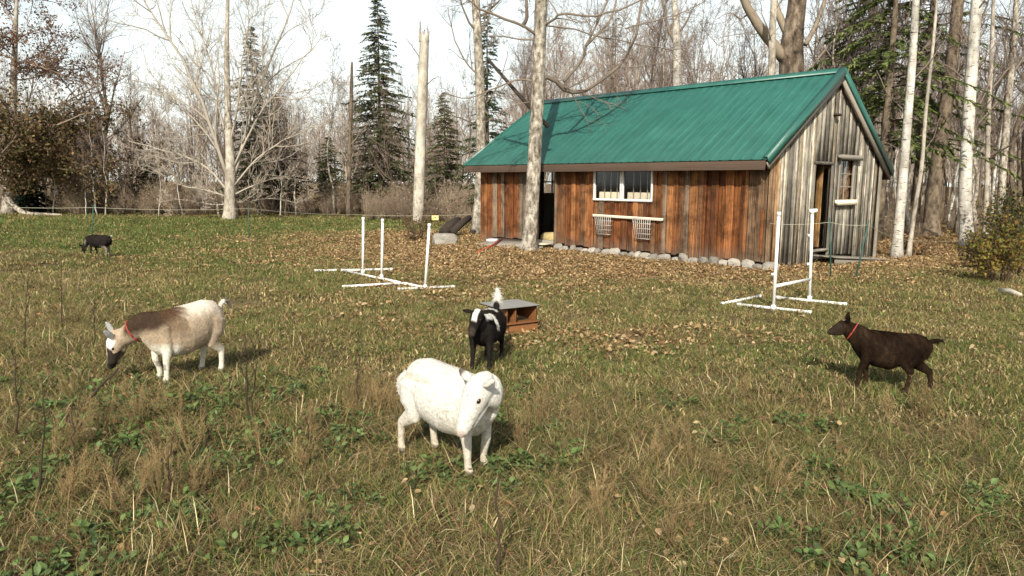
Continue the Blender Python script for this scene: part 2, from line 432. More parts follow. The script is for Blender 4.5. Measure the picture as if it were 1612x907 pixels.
# ================================================================== BARN
EZ, OV, G0, G1, RZ, EZB, OVB = 2.18, 0.41, 0.172, 0.261, 4.157, 2.016, 0.44
barn = empty('wooden_barn', (BO[0], BO[1], 0), BYAW, 'small board-sided barn with green metal roof in the clearing', 'barn')
_ub = MB(); _ub.box(-.5, .5, -.5, .5, -.5, .5)
UBOX = {}
def unit(mat):
    if mat not in UBOX:
        me = _ub.mesh('board'); me.materials.append(M[mat]); UBOX[mat] = me
    return UBOX[mat]
def piece(name, mat, parent, x0, x1, y0, y1, z0, z1, col=None, rot=None):
    """a box-shaped piece sharing one mesh, sized by its own scale"""
    o = bpy.data.objects.new(name, unit(mat)); COL.objects.link(o); o.parent = parent
    o.location = ((x0 + x1) / 2, (y0 + y1) / 2, (z0 + z1) / 2); o.scale = (abs(x1 - x0), abs(y1 - y0), abs(z1 - z0))
    if col: o.color = (*col, 1)
    if rot: o.rotation_euler = rot
    return o
FR = [(0.24, 0.092, 0.033), (0.18, 0.066, 0.024), (0.12, 0.046, 0.019), (0.29, 0.130, 0.052), (0.20, 0.077, 0.027), (0.17, 0.083, 0.040), (0.25, 0.100, 0.037), (0.21, 0.155, 0.11), (0.085, 0.036, 0.017)]
GR = [(0.29, 0.265, 0.215), (0.22, 0.20, 0.165), (0.35, 0.325, 0.265), (0.16, 0.145, 0.12), (0.26, 0.24, 0.20), (0.31, 0.28, 0.215), (0.24, 0.20, 0.145)]
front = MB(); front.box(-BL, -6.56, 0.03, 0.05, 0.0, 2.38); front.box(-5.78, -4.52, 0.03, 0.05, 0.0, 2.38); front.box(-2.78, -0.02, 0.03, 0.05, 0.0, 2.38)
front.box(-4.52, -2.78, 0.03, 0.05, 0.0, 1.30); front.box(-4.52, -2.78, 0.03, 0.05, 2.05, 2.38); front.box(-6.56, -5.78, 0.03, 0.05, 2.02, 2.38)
fw_ = front.build('front_wall', M['dark'], barn)  # dark backing sheet added behind the boards so no sun leaks through the gaps
x = -BL; alt = 0
while x < -0.02:
    alt = 1 - alt; w = random.choice((0.17, 0.19, 0.21, 0.24)) if alt else random.choice((0.09, 0.11, 0.13, 0.16))
    for edge in (-8.24, -6.54, -5.80, -4.53, -2.77, 0.0):
        if x < edge - 0.03 and x + w > edge - 0.07: w = edge - x
    x1 = x + w; mid = (x + x1) / 2
    zb = 0.13 + random.uniform(-0.04, 0.06)
    if mid < -8.24: zb = -0.03
    elif mid < -6.54: zb = 0.20 + random.uniform(-.02, .02)
    elif mid > -1.6: zb = 0.12 + random.uniform(-0.05, 0.05)
    col = random.choice(FR); k = random.uniform(0.85, 1.15)
    if -8.3 < mid < -8.1: col = FR[7]
    if mid > -0.35: col = (0.16, 0.10, 0.06)
    col = tuple(c * k * 1.05 for c in col)
    pr = random.uniform(0, 0.008) + (0.0 if alt else 0.026)
    tilt = (0, random.uniform(-0.004, 0.004), 0)
    spans = [(zb, 2.39)]
    if -6.54 < mid < -5.80: spans = [(2.03, 2.39)]
    elif -4.53 < mid < -2.77: spans = [(zb, 1.30), (2.06, 2.39)]
    for a, b in spans: piece('board', 'front', fw_, x + (0.004 if alt else -0.012), x1 - (0.004 if alt else -0.012), -0.022 - pr, 0.004 - pr, a, b, col, tilt)
    if random.random() < 0.18 and not (-6.6 < mid < -5.7) and not (-4.6 < mid < -2.7) and mid > -5.8:
        piece('board', 'front', fw_, x1 - 0.03, x1 + 0.035, -0.062, -0.040, zb + random.uniform(0, 0.1), 2.39 if random.random() < .6 else random.uniform(0.7, 1.3), tuple(c * 0.9 for c in random.choice(FR)))
    x = x1
# door post, low sill beam and black skid under the left section
piece('door_post', 'front', fw_, -6.56, -6.49, -0.07, 0.05, 0.18, 2.2, (0.30, 0.23, 0.16)); piece('door_post', 'front', fw_, -5.83, -5.77, -0.07, 0.05, 0.0, 2.2, (0.22, 0.15, 0.10))
piece('sill_beam', 'dark', fw_, -8.2, -6.6, -0.03, 0.1, 0.06, 0.17)
piece('sill_beam', 'oldwood', fw_, -6.5, -5.8, -0.03, 0.1, 0.10, 0.22)
# front window pair
win = empty('window'); win.parent = barn
def sash(xa, xb):
    for (p, q, r, s) in ((xa, xa + .045, 1.33, 2.06), (xb - .045, xb, 1.33, 2.06), (xa, xb, 1.29, 1.345), (xa, xb, 2.05, 2.10)):
        piece('frame', 'white', win, p, q, -0.075 + (0.002 if r == 1.33 else 0), -0.01, r, s)
sash(-4.52, -3.66); sash(-3.655, -2.77)
for xa, xb in ((-4.475, -3.705), (-3.61, -2.815)):
    piece('pane', 'glass', win, xa, xb, -0.030, -0.026, 1.345, 2.05)
    for k in (1, 2, 3): piece('muntin', 'oldwood', win, xa + (xb - xa) * k / 4 - .008, xa + (xb - xa) * k / 4 + .008, 0.075, 0.09, 1.34, 2.05)
    piece('inner_sill_board', 'rail', win, xa + 0.01, xb - 0.01, 0.10, 0.125, 1.27, 1.50)
# gable wall
def roofz(y):
    return EZ + (RZ - EZ) * (y + OV) / (BW / 2 + OV) if y <= BW / 2 else RZ + (EZB - RZ) * (y - BW / 2) / (BW / 2 + OVB)
def prism_board(parent, y0, y1, z0, x0, x1, col, mat='gable', name='board', top=None):
    mb = MB(); za, zb = ((roofz(y0) - .13, roofz(y1) - .13) if top is None else (top, top))
    cy, cz = (y0 + y1) / 2, (z0 + za) / 2; hy = (y1 - y0) / 2
    pts = [(-hy, z0 - cz), (hy, z0 - cz), (hy, zb - cz), (-hy, za - cz)]
    hx = (x1 - x0) / 2
    v = [(-hx, a, b) for a, b in pts] + [(hx, a, b) for a, b in pts]
    mb.add(v, [(0, 3, 2, 1), (4, 5, 6, 7), (0, 1, 5, 4), (1, 2, 6, 5), (2, 3, 7, 6), (3, 0, 4, 7)])
    o = mb.build(name, M[mat], parent); o.location = ((x0 + x1) / 2, cy, cz); o.color = (*col, 1)
    o.rotation_euler = (random.uniform(-.004, .004), 0, 0)
    return o
gs = MB()
def gquad(ya, yb, za, zb_a, zb_b=None):
    zb_b = zb_a if zb_b is None else zb_b
    v = [(xx, yy, zz) for xx in (-0.05, -0.03) for yy, zz in ((ya, za), (yb, za), (yb, zb_b), (ya, zb_a))]
    gs.add(v, [(0, 3, 2, 1), (4, 5, 6, 7), (0, 1, 5, 4), (1, 2, 6, 5), (2, 3, 7, 6), (3, 0, 4, 7)])
DY0, DY1, DZ0, DZ1 = 1.86, 2.66, 0.30, 2.17
WY0, WY1, WZ0, WZ1 = 3.0, 3.82, 1.37, 2.24
gquad(0.06, DY0, 0, roofz(0.06) - .1, roofz(DY0) - .1); gquad(DY0, DY1, DZ1, roofz(DY0) - .1, roofz(BW / 2) - .1)
gquad(DY1, WY0, 0.1, roofz(DY1) - .1, roofz(WY0) - .1); gquad(WY0, WY1, 0.1, WZ0); gquad(WY0, WY1, WZ1, roofz(WY0) - .1, roofz(WY1) - .1)
gquad(WY1, BW - .06, 0.0, roofz(WY1) - .1, roofz(BW - .06) - .1)
gw_ = gs.build('gable_wall', M['dark'], barn)  # same added dark backing, closing the gaps between the gable boards
y = 0.0
while y < BW - 0.02:
    w = random.uniform(0.15, 0.25)
    for edge in (DY0, DY1, WY0, WY1, BW / 2, BW):
        if y < edge - 0.03 and y + w > edge - 0.07: w = edge - y
    y1 = y + w; mid = (y + y1) / 2
    k = random.uniform(0.85, 1.15); col = tuple(c * k for c in random.choice(GR))
    if mid < 0.25: col = (0.30, 0.17, 0.08)
    elif mid < 0.45: col = (0.34, 0.22, 0.12)
    x0 = -0.018 + random.uniform(0, 0.024); x1 = x0 + 0.028
    zb = -0.04 + random.uniform(-.03, .04) if mid < DY0 else 0.12 - 0.30 * sstep(3.6, 5.0, mid) + random.uniform(-.02, .02)
    a, b = y + 0.010, y1 - 0.010
    if DY0 < mid < DY1: prism_board(gw_, a, b, DZ1 + 0.03, x0, x1, col)
    elif WY0 < mid < WY1:
        prism_board(gw_, a, b, WZ1 + 0.12, x0, x1, col); prism_board(gw_, a, b, zb, x0, x1, col, top=WZ0 - 0.10)
    else: prism_board(gw_, a, b, zb, x0, x1, col)
    y = y1
for yb, wdt, cc in ((0.53, 0.05, (0.55, 0.50, 0.40)), (0.98, 0.06, (0.36, 0.33, 0.27)), (1.27, 0.055, (0.62, 0.57, 0.46)), (1.66, 0.06, (0.60, 0.55, 0.44)), (0.30, 0.06, (0.42, 0.30, 0.18)), (4.1, 0.06, (0.48, 0.45, 0.37)), (4.45, 0.05, (0.40, 0.37, 0.30)), (4.85, 0.06, (0.50, 0.46, 0.38)), (2.82, 0.05, (0.38, 0.35, 0.29))):
    prism_board(gw_, yb, yb + wdt, 0.0 if yb < 3 else -0.05, 0.020, 0.042, cc, name='batten')
piece('corner_board', 'front', gw_, 0.012, 0.045, -0.05, 0.10, -0.03, 2.36, (0.26, 0.17, 0.10)); piece('corner_board', 'gable', gw_, 0.045, 0.072, 5.16, BW + .02, -0.18, 2.28, GR[2])
# gable door: opening with a plank leaf swung inward on the far jamb
dr = empty('door'); dr.parent = barn
for k in range(4):
    xx = -0.10 - k * 0.19
    piece('plank', 'front', dr, xx - 0.185, xx, DY1 - 0.09 - 0.10 * k, DY1 - 0.055 - 0.10 * k, DZ0 + .02, DZ1 - .03, [(0.46, 0.27, 0.11), (0.30, 0.17, 0.07), (0.42, 0.22, 0.08), (0.25, 0.14, 0.07)][k], (0, 0, math.radians(-28)))
piece('door_header', 'gable', dr, 0.01, 0.05, DY0 - .06, DY1 + .06, DZ1 - .03, DZ1 + .03, GR[3]); piece('door_sill', 'gable', dr, -0.06, 0.06, DY0, DY1, DZ0 - 0.06, DZ0, GR[0])
piece('door_post', 'gable', dr, 0.008, 0.032, DY0 - .06, DY0 + .03, DZ0, DZ1, GR[4]); piece('door_post', 'gable', dr, 0.012, 0.036, DY1 - .02, DY1 + .10, 0.15, DZ1, GR[1])
# gable window
gwn = empty('window'); gwn.parent = barn
piece('lintel', 'oldwood', gwn, 0.0, 0.15, WY0 - .14, WY1 + .16, WZ1 + .02, WZ1 + .13); piece('sill', 'rail', gwn, 0.0, 0.12, WY0 - .12, WY1 + .04, WZ0 - .12, WZ0)
piece('frame', 'oldwood', gwn, 0.0, 0.05, WY0, WY0 + .07, WZ0, WZ1 + .02, ); piece('frame', 'oldwood', gwn, 0.0, 0.052, WY1 - .07, WY1, WZ0, WZ1 + .02)
piece('reveal_board', 'front', gwn, -0.30, -0.055, WY1 - .04, WY1 - .01, WZ0, WZ1, (0.36, 0.2, 0.1))
for k in (1, 2): piece('muntin', 'oldwood', gwn, -0.02, 0.0, WY0 + .07, WY1 - .07, WZ0 + (WZ1 - WZ0) * k / 3 - .012, WZ0 + (WZ1 - WZ0) * k / 3 + .012)
piece('muntin', 'oldwood', gwn, -0.021, 0.001, (WY0 + WY1) / 2 - .012, (WY0 + WY1) / 2 + .012, WZ0, WZ1); piece('pane', 'glass', gwn, -0.032, -0.028, WY0 + .05, WY1 - .05, WZ0, WZ1)
# hoist bracket under the peak
hb = empty('hoist_bracket'); hb.parent = barn
piece('post', 'gable', hb, 0.05, 0.085, 2.56, 2.64, 3.22, 3.66, (0.2, 0.18, 0.15)); piece('arm', 'dark', hb, 0.04, 0.15, 2.54, 2.68, 3.18, 3.235)
# deck along the gable
deck = empty('deck'); deck.parent = barn
for k in range(3):
    o = piece('plank', 'oldwood', deck, 0.07 + k * 0.19, 0.25 + k * 0.19, 1.75 + 0.06 * k, 5.45 - 0.1 * k, 0.02, 0.07); o.rotation_euler = (-math.radians(4.6), 0, 0)
o = piece('skirt_board', 'oldwood', deck, 0.60, 0.64, 1.75, 5.5, -0.11, 0.0); o.rotation_euler = (-math.radians(4.6), 0, 0)
# far walls and floor
bk = MB(); bk.box(-BL, 0, BW - .03, BW, 0, 2.1); bk.build('back_wall', M['oldwood'], barn)
lw = MB(); WA, WB, WC, WD = 2.5, 3.2, 1.40, 2.08
def lquad(a, b, za, zb=None):
    v = [(xx, q, r) for xx in (-BL, -BL + .03) for q, r in ((a, za), (b, za), (b, roofz(b) - .1 if zb is None else zb), (a, roofz(a) - .1 if zb is None else zb))]
    lw.add(v, [(0, 3, 2, 1), (4, 5, 6, 7), (0, 1, 5, 4), (1, 2, 6, 5), (2, 3, 7, 6), (3, 0, 4, 7)])
lquad(.06, WA, 0); lquad(WA, BW / 2, WD); lquad(BW / 2, WB, WD); lquad(WB, BW - .06, 0); lquad(WA, WB, 0, WC)
lw.build('side_wall', M['oldwood'], barn)
bwn = empty('window'); bwn.parent = barn
ym = (WA + WB) / 2; zm = (WC + WD) / 2
piece('muntin', 'white', bwn, -BL + .005, -BL + .045, ym - .02, ym + .02, WC, WD); piece('muntin', 'white', bwn, -BL + .006, -BL + .044, WA, WB, zm - .02, zm + .02); piece('pane', 'glass', bwn, -BL + .012, -BL + .015, WA, WB, WC, WD)
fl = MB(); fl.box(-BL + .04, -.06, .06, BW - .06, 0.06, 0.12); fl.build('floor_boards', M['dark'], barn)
# roof: deck, ribbed panels, ridge cap, trims
def slope_box(mb, x0, x1, ya, za, yb, zb, t0, t1):
    n_ = np.array([-(zb - za), (yb - ya)]); n_ = n_ / np.hypot(*n_)
    if n_[1] < 0: n_ = -n_
    v = [(xx, q + n_[0] * t, r + n_[1] * t) for xx in (x0, x1) for q, r, t in ((ya, za, t0), (yb, zb, t0), (yb, zb, t1), (ya, za, t1))]
    mb.add(v, [(0, 3, 2, 1), (4, 5, 6, 7), (0, 1, 5, 4), (1, 2, 6, 5), (2, 3, 7, 6), (3, 0, 4, 7)])
XL, XR = -BL - G1, G0
rd = MB(); slope_box(rd, XL + .04, XR - .03, -OV + .03, EZ + .02, BW / 2, RZ, -0.07, -0.025); slope_box(rd, XL + .04, XR - .03, BW + OVB - .03, EZB + .02, BW / 2, RZ, -0.075, -0.03)
roof = rd.build('roof', M['fascia'], barn)
def panel(w, ya, za, yb, zb):
    n_ = np.array([-(zb - za), (yb - ya)]); n_ = n_ / np.hypot(*n_)
    if n_[1] < 0: n_ = -n_
    prof = []
    for k in range(4):
        c = k * w / 4 + w / 8
        prof += [(c - .045, 0), (c - .030, 0.002), (c - 0.014, 0.010), (c + 0.014, 0.010), (c + .030, 0.002), (c + .045, 0)]
    prof = [(0, 0)] + prof + [(w, 0)]
    mb = MB(); rows = []
    for q, r in ((ya, za), (yb, zb)):
        rows.append([(px_, q + n_[0] * h, r + n_[1] * h) for px_, h in prof])
    rows.append([(px_, ya + n_[0] * (h - .012), za + n_[1] * (h - .012)) for px_, h in prof])
    K = len(prof); i = np.arange(K - 1)
    f = np.concatenate([np.stack([i, i + 1, i + 1 + K, i + K], -1), np.stack([i + 2 * K, i + 1 + 2 * K, i + 1, i], -1)])
    mb.add(np.array(rows).reshape(-1, 3), f)
    me = mb.mesh('metal_panel'); me.materials.append(M['roof']); return me
NP = 10; pw = (XR - XL) / NP
pf, pb = panel(pw, -OV, EZ, BW / 2, RZ), panel(pw, BW + OVB, EZB, BW / 2, RZ)
for k in range(NP):
    for me in (pf, pb):
        o = link('metal_panel', me, None, roof); o.location = (XL + k * pw, 0, 0.0015 * (k % 2))
rc = MB(); slope_box(rc, XL - .01, XR + .01, BW / 2 - 0.17, RZ - 0.17 * (RZ - EZ) / (BW / 2 + OV) + .006, BW / 2, RZ + .012, 0.028, 0.04); slope_box(rc, XL - .01, XR + .01, BW / 2 + 0.17, RZ - 0.17 * (RZ - EZB) / (BW / 2 + OVB) + .006, BW / 2, RZ + .012, 0.027, 0.041)
rc.build('ridge_cap', M['roof'], roof)
for nm, xx, mat, t0, t1, wd in (('rake_trim', XR, 'roof', -0.10, 0.045, 0.02), ('rake_trim', XL, 'roof', -0.10, 0.045, 0.02), ('rake_board', XR - 0.045, 'oldwood', -0.22, -0.075, 0.03)):
    rt = MB(); slope_box(rt, xx - wd / 2, xx + wd / 2 + .008, -OV - .005, EZ, BW / 2, RZ, t0, t1); rt.build(nm, M[mat], roof)
    rt = MB(); slope_box(rt, xx - wd / 2 - .002, xx + wd / 2 + .006, BW + OVB + .005, EZB, BW / 2, RZ, t0 - .002, t1 + .002); rt.build(nm, M[mat], roof)
rk = MB(); slope_box(rk, XR - .10, XR + .018, -OV - .006, EZ + .002, BW / 2, RZ + .002, 0.046, 0.052); rk.build('rake_trim', M['roof'], roof)
x = XL + .03
for w in (3.3, 3.1, 2.75):
    piece('fascia_board', 'fascia', roof, x, x + w - .004, -OV + .012, -OV + .045, EZ - 0.20, EZ - 0.022); x += w
piece('fascia_board', 'fascia', roof, XL + .03, XR - .05, BW + OVB - .045, BW + OVB - .012, EZB - 0.18, EZB - 0.022)
for k in range(13):
    rf = MB(); xx = XL + 0.25 + k * 0.74; slope_box(rf, xx, xx + .05, -OV + .05, EZ, 0.3, roofz(0.3), -0.19, -0.072); rf.build('rafter', M['dark'], roof)
# foundation stones
def stone_mesh(seed, sub=2):
    import bmesh
    bm = bmesh.new(); bmesh.ops.create_icosphere(bm, subdivisions=sub, radius=0.5)
    r = random.Random(seed); ph = [r.uniform(0, 6.3) for _ in range(9)]
    for v in bm.verts:
        p = v.co; k = 1 + .16 * math.sin(5 * p.x + ph[0]) * math.sin(5 * p.y + ph[1]) + .13 * math.sin(8 * p.z + ph[2] + 3 * p.x) + .07 * math.sin(13 * p.y + ph[3])
        v.co = p * k
        for a in range(3): v.co[a] = max(-.42, min(.42, v.co[a]))
    me = bpy.data.meshes.new('stone'); bm.to_mesh(me); bm.free(); me.materials.append(M['stone']); return me
STONES = [stone_mesh(k) for k in range(5)]
x = -5.72
while x < 0.1:
    w = random.uniform(0.15, 0.36); h = random.uniform(0.15, 0.27)
    o = link('foundation_stone', random.choice(STONES), None, barn)
    dz = 0.0
    o.location = (x + w / 2, -0.06 - random.uniform(0, .10), h * 0.28 + dz); o.scale = (w * 1.15, random.uniform(.16, .24), h * 1.1); o.rotation_euler = (random.uniform(-.3, .3), random.uniform(-.2, .2), random.uniform(-.5, .5))
    if random.random() < 0.45:
        o = link('foundation_stone', random.choice(STONES), None, barn); s = random.uniform(.10, .17)
        o.location = (x + w / 2 + random.uniform(-.06, .06), -0.22 - random.uniform(0, .08), s * .25); o.scale = (s * 1.3, s, s); o.rotation_euler = (0, 0, random.uniform(0, 3))
    x += w * 0.98

# hay rack on the front wall
hr = empty('hay_rack', (*bworld(-3.45, -0.03), 0), BYAW, 'pale wooden rail with two wire hay baskets on the barn front', 'hay rack')
o = piece('rail', 'rail', hr, -1.03, 1.03, -0.085, -0.045, 0.895, 0.955); o.rotation_euler = (0, math.radians(0.6), 0)
for xc, z0, z1 in ((-0.66, 0.50, 0.93), (0.49, 0.46, 0.92)):
    mb = MB(); y_ = (-0.07, -0.15)
    for k in range(9):
        t = -1 + k / 4; xt, xb_ = xc + t * 0.245, xc + t * 0.20
        mb.tubes([(xt, y_[1], z1), (xt * .5 + xb_ * .5, y_[1] + .02, (z0 + z1) / 2), (xb_, -0.10, z0), (xb_, -0.05, z0)], [.007] * 4, 5)
    for q in range(5):
        f_ = q / 4; wdt = 0.20 + 0.045 * f_; z_ = z0 + (z1 - z0) * f_; yo = -0.10 - 0.045 * min(1, f_ * 1.3)
        mb.tubes([(xc - wdt, -0.04, z_), (xc - wdt, yo, z_), (xc + wdt, yo, z_), (xc + wdt, -0.04, z_)], [.007] * 4, 5)
    mb.build('wire_basket', M['wire'], hr)

# ================================================================== THINGS BY THE BARN DOOR
def stone_thing(name, loc, sc, rz, label, cat, mesh=None):
    o = link(name, mesh or stone_mesh(40 + int(abs(loc[0]) * 10), 3)); o.location = loc; o.scale = sc; o.rotation_euler = (0, 0, rz); return tag(o, label, cat)
p = gnd(700, 387); stone_thing('boulder', (p.x, p.y + .2, p.z + .1), (0.78, .6, .52), .3, 'low grey boulder lying in fallen leaves left of the barn', 'boulder')
p = bworld(-7.25, -0.62)
sb = MB(); sb.add([(-.85, -.5, -.05), (.65, -.5, -.05), (.65, .48, -.05), (-.85, .48, -.05), (-.75, -.42, .03), (.6, -.42, .03), (.62, .45, .14), (-.72, .45, .14)], [(0, 3, 2, 1), (4, 5, 6, 7), (0, 1, 5, 4), (1, 2, 6, 5), (2, 3, 7, 6), (3, 0, 4, 7)])
o = sb.build('stone_ramp', M['concrete']); o.location = (p[0], p[1], 0.01); o.rotation_euler = (0, 0, BYAW)
tag(o, 'worn grey slab ramp beside the tree at the barn door', 'slab')
p = bworld(-7.9, -.35); o = piece('threshold_block', 'white', None, -.13, .13, -.1, .1, 0, .16); o.location = (p[0], p[1], .09); o.rotation_euler = (.1, 0, BYAW + .2); tag(o, 'small whitish block on the slab ramp left of the tree', 'block')
o = MB(); a, b = gnd(752, 402), gnd(790, 386); mid = (a + b) / 2
o.tubes([a + Vector((0, 0, .03)), mid + Vector((0, 0, .07)), b + Vector((0, 0, .14))], [.022, .022, .022], 6); tag(o.build('red_strap', M['red']), 'red strap trailing from the barn door over the leaves', 'strap')
st = empty('door_step', (*bworld(-6.15, -0.35), 0), BYAW, 'low wooden step in front of the dark barn doorway', 'step')
piece('tread', 'rail', st, -.36, .36, -.16, .16, 0.13, 0.175); piece('riser', 'oldwood', st, -.34, .34, -.135, -.10, -0.02, 0.13)
sbm = MB(); rr = np.random.default_rng(5)
sbm.tubes([(-.40, 0, 0), (-.36, 0, 0), (0, 0, .02), (.30, 0, 0), (.38, 0, -.02)], [.05, .16, .17, .15, .05], 10)
o = sbm.build('straw_heap', M['straw'], smooth=True); q = bworld(-6.15, 0.28); o.location = (q[0], q[1], .24); o.rotation_euler = (0, 0, BYAW); tag(o, 'heap of yellow straw just inside the barn doorway', 'straw')
for (a, b, ra, lb) in (((697, 366), (722, 347), .15, 'thick dark rotten log leaning at the left end of the barn'), ((712, 366), (739, 343), .11, 'thinner dark rotten log leaning beside the thick one')):
    A, B = at(*a, 22.6), at(*b, 23.4); mb = MB(); c = (A + B) / 2 + np.array([0, 0, .04])
    A[2] = max(A[2], ra * .6)
    mb.tubes([A, c, B], [ra, ra * 1.05, ra * .85], 9); tag(mb.build('rotten_log', M['char'], smooth=False), lb, 'log')

# ================================================================== PVC JUMPS
def pipe(name, parent, a, b, r=0.022):
    mb = MB(); mb.tubes([a, tuple((np.array(a) + np.array(b)) / 2), b], [r] * 3, 10)
    if name in ('base_pipe', 'pipe', 'upright', 'pole'):
        A, B = np.array(a), np.array(b); d = (B - A) / np.linalg.norm(B - A)
        for e, q in ((A, A + d * .05), (B - d * .05, B)): mb.tubes([e - d * .003, q + d * .003], [r * 1.22] * 2, 10)
    return mb.build(name, M['pvc'], parent, smooth=False)
def gz(px, py, h=0.03):
    p = gp(px, py, h); return np.array([p[0], p[1], h + tz(p[0], p[1])])
def upright(base, px, py):
    """top of a pole standing on base, seen at px,py, in the vertical plane through base"""
    return at(px, py, base[1])
def rel(root, p): return tuple(np.array(p) - np.array(root.location))
wv = empty('weave_pole_frame', gnd(600, 440), 0, 'white pipe frame with three upright poles standing left of the barn', 'agility frame')
for b, t in (((571.3, 432.9), (571.8, 342.3)), ((600.8, 439.1), (602.3, 344.8)), ((669.3, 455.6), (676, 352.3))):
    B = gz(*b); T = upright(B, *t); pipe('pole', wv, rel(wv, B), rel(wv, T))
    mb = MB(); mb.tubes([rel(wv, B - [0, 0, .03]), rel(wv, B + [0, 0, .04])], [.034, .034], 10); mb.build('socket', M['pvc'], wv)
for a, b in (((538.3, 428.4), (669.3, 456)), ((539.5, 428.7), (617.7, 426.2)), ((538.8, 452.3), (631.4, 447.8)), ((626.4, 457.7), (715.7, 453.2))): pipe('base_pipe', wv, rel(wv, gz(*a)), rel(wv, gz(*b) + [0, 0, .004]))
a, b = gz(494.9, 429.2), gz(529.6, 428.4); e_ = empty('loose_pipe', (*((a + b) / 2)[:2], 0), 0, 'loose white pipe in the grass left of the three-pole frame', 'pipe'); pipe('pipe', e_, rel(e_, a), rel(e_, b))
jp = empty('jump_frame', gnd(1245, 480), 0, 'white pipe jump with two uprights and a low bar before the gable', 'jump')
for b, t in (((1217.4, 486.7), (1226.5, 334)), ((1274.4, 471.7), (1279, 331))):
    B = gz(*b); T = upright(B, *t); pipe('upright', jp, rel(jp, B), rel(jp, T))
    mb = MB(); mb.tubes([rel(jp, B - [0, 0, .03]), rel(jp, B + [0, 0, .05])], [.034, .034], 10); mb.build('socket', M['pvc'], jp)
    for k in (0.40, 0.72) if b[0] > 1250 else (0.36,):
        q = B + (T - B) * k; pipe('bar_cup', jp, rel(jp, q - [.055, 0, 0]), rel(jp, q), .02)
B1, B2 = gz(1217.4, 486.7), gz(1274.4, 471.7)
pipe('bar', jp, rel(jp, at(1220, 450.7, B1[1])), rel(jp, at(1275, 439.5, B2[1])), .022)
pipe('base_pipe', jp, rel(jp, gz(1161, 480)), rel(jp, gz(1277, 493))); pipe('base_pipe', jp, rel(jp, gz(1221.9, 468.7)), rel(jp, gz(1333, 479.2)))
o = pipe('cap', jp, rel(jp, upright(B2, 1274, 332.5)), rel(jp, upright(B2, 1286, 331.5)), .03)
a, b = gz(1136.7, 479.2), gz(1196.7, 466.9); e_ = empty('loose_pipe', (*((a + b) / 2)[:2], 0), 0, 'loose white pipe lying left of the jump with two uprights', 'pipe'); pipe('pipe', e_, rel(e_, a), rel(e_, b))

# ================================================================== WOODEN BOX
ba, bb = gp(789, 527), gp(851, 518)
bang = math.atan2(bb[1] - ba[1], bb[0] - ba[0]) * 0.9
bx = empty('wooden_box', ((ba[0] + bb[0]) / 2, (ba[1] + bb[1]) / 2, tz(*ba[:2]) - .03), bang, 'orange plywood box with grey top behind the black goat', 'box')
hw = 0.21
piece('lower_front', 'plywood', bx, -hw + .03, hw, -.03, -.012, 0.0, .145); piece('ledge', 'plywood', bx, -hw - .02, hw + .02, -.05, .10, .147, .165)
piece('side', 'plywood', bx, hw - .022, hw - .002, -.01, .40, 0.166, .335); piece('side', 'plywood', bx, -hw + .002, -hw + .022, -.01, .40, 0.166, .335)
piece('divider', 'plywood', bx, -.09, -.072, -.012, .40, .166, .335); piece('back', 'plywood', bx, -hw + .023, hw - .023, .37, .39, 0.166, .335)
piece('side', 'plywood', bx, hw - .02, hw - .003, -.011, .40, 0.0, .146); piece('side', 'plywood', bx, -hw + .031, -hw + .048, -.011, .40, 0.0, .146)
o = piece('top', 'boxtop', bx, -hw - .10, hw + .01, -.05, .42, .337, .355)

# ================================================================== FENCE
def stake(px, py, tx, ty, label):
    b = gnd(px, py); t = at(tx, ty, b.y); mb = MB(); d = Vector(t) - b
    mb.tubes([(0, 0, -.05), tuple(d * .5), tuple(d)], [.014, .013, .011], 6); o = mb.build('fence_stake', M['stake']); o.location = b
    tag(o, label, 'fence stake', 'green stakes of the wire fence'); return np.array(t)
s1 = stake(392, 380, 391, 324, 'thin green fence stake in the lawn right of the wide maple trunk'); s0 = stake(144, 384, 147, 322, 'thin green fence stake standing behind the far grazing goat')
s2 = stake(1308, 439, 1306, 343, 'upright green fence stake in front of the gable door'); s3 = stake(1346, 441, 1368, 347, 'leaning green fence stake in front of the gable window')
def wire(name, pts, label, sag=0.06, r=0.004):
    P = []
    for a, b in zip(pts[:-1], pts[1:]):
        for k in range(8):
            t = k / 8; q = np.array(a) * (1 - t) + np.array(b) * t; q[2] -= sag * 4 * t * (1 - t); P.append(q)
    P.append(np.array(pts[-1])); mb = MB(); mb.tubes(P, [r] * len(P), 5); return tag(mb.build(name, M['rope']), label, 'wire')
z_ = np.array([0, 0, -.08])
wire('fence_wire', [at(-60, 322, 20.5), s0 + z_, s1 + z_, at(560, 338, 24.2), at(752, 337, 24.2)], 'pale fence wire running across the far edge of the lawn', .05, .005)
wire('fence_wire', [at(1212, 352, 13.6), s2 + z_, s3 + z_, at(1415, 377, 18.0), at(1520, 379, 20.5), at(1680, 384, 22.0)], 'pale fence wire strung past the gable to the white birch', .03)
t_ = at(685, 343, 24.15); o = piece('warning_tag', 'yellow', None, -.11, .11, -.006, .006, -.075, .075); o.location = t_; tag(o, 'small yellow tag hanging on the fence wire beside the pale dead trunk', 'tag')

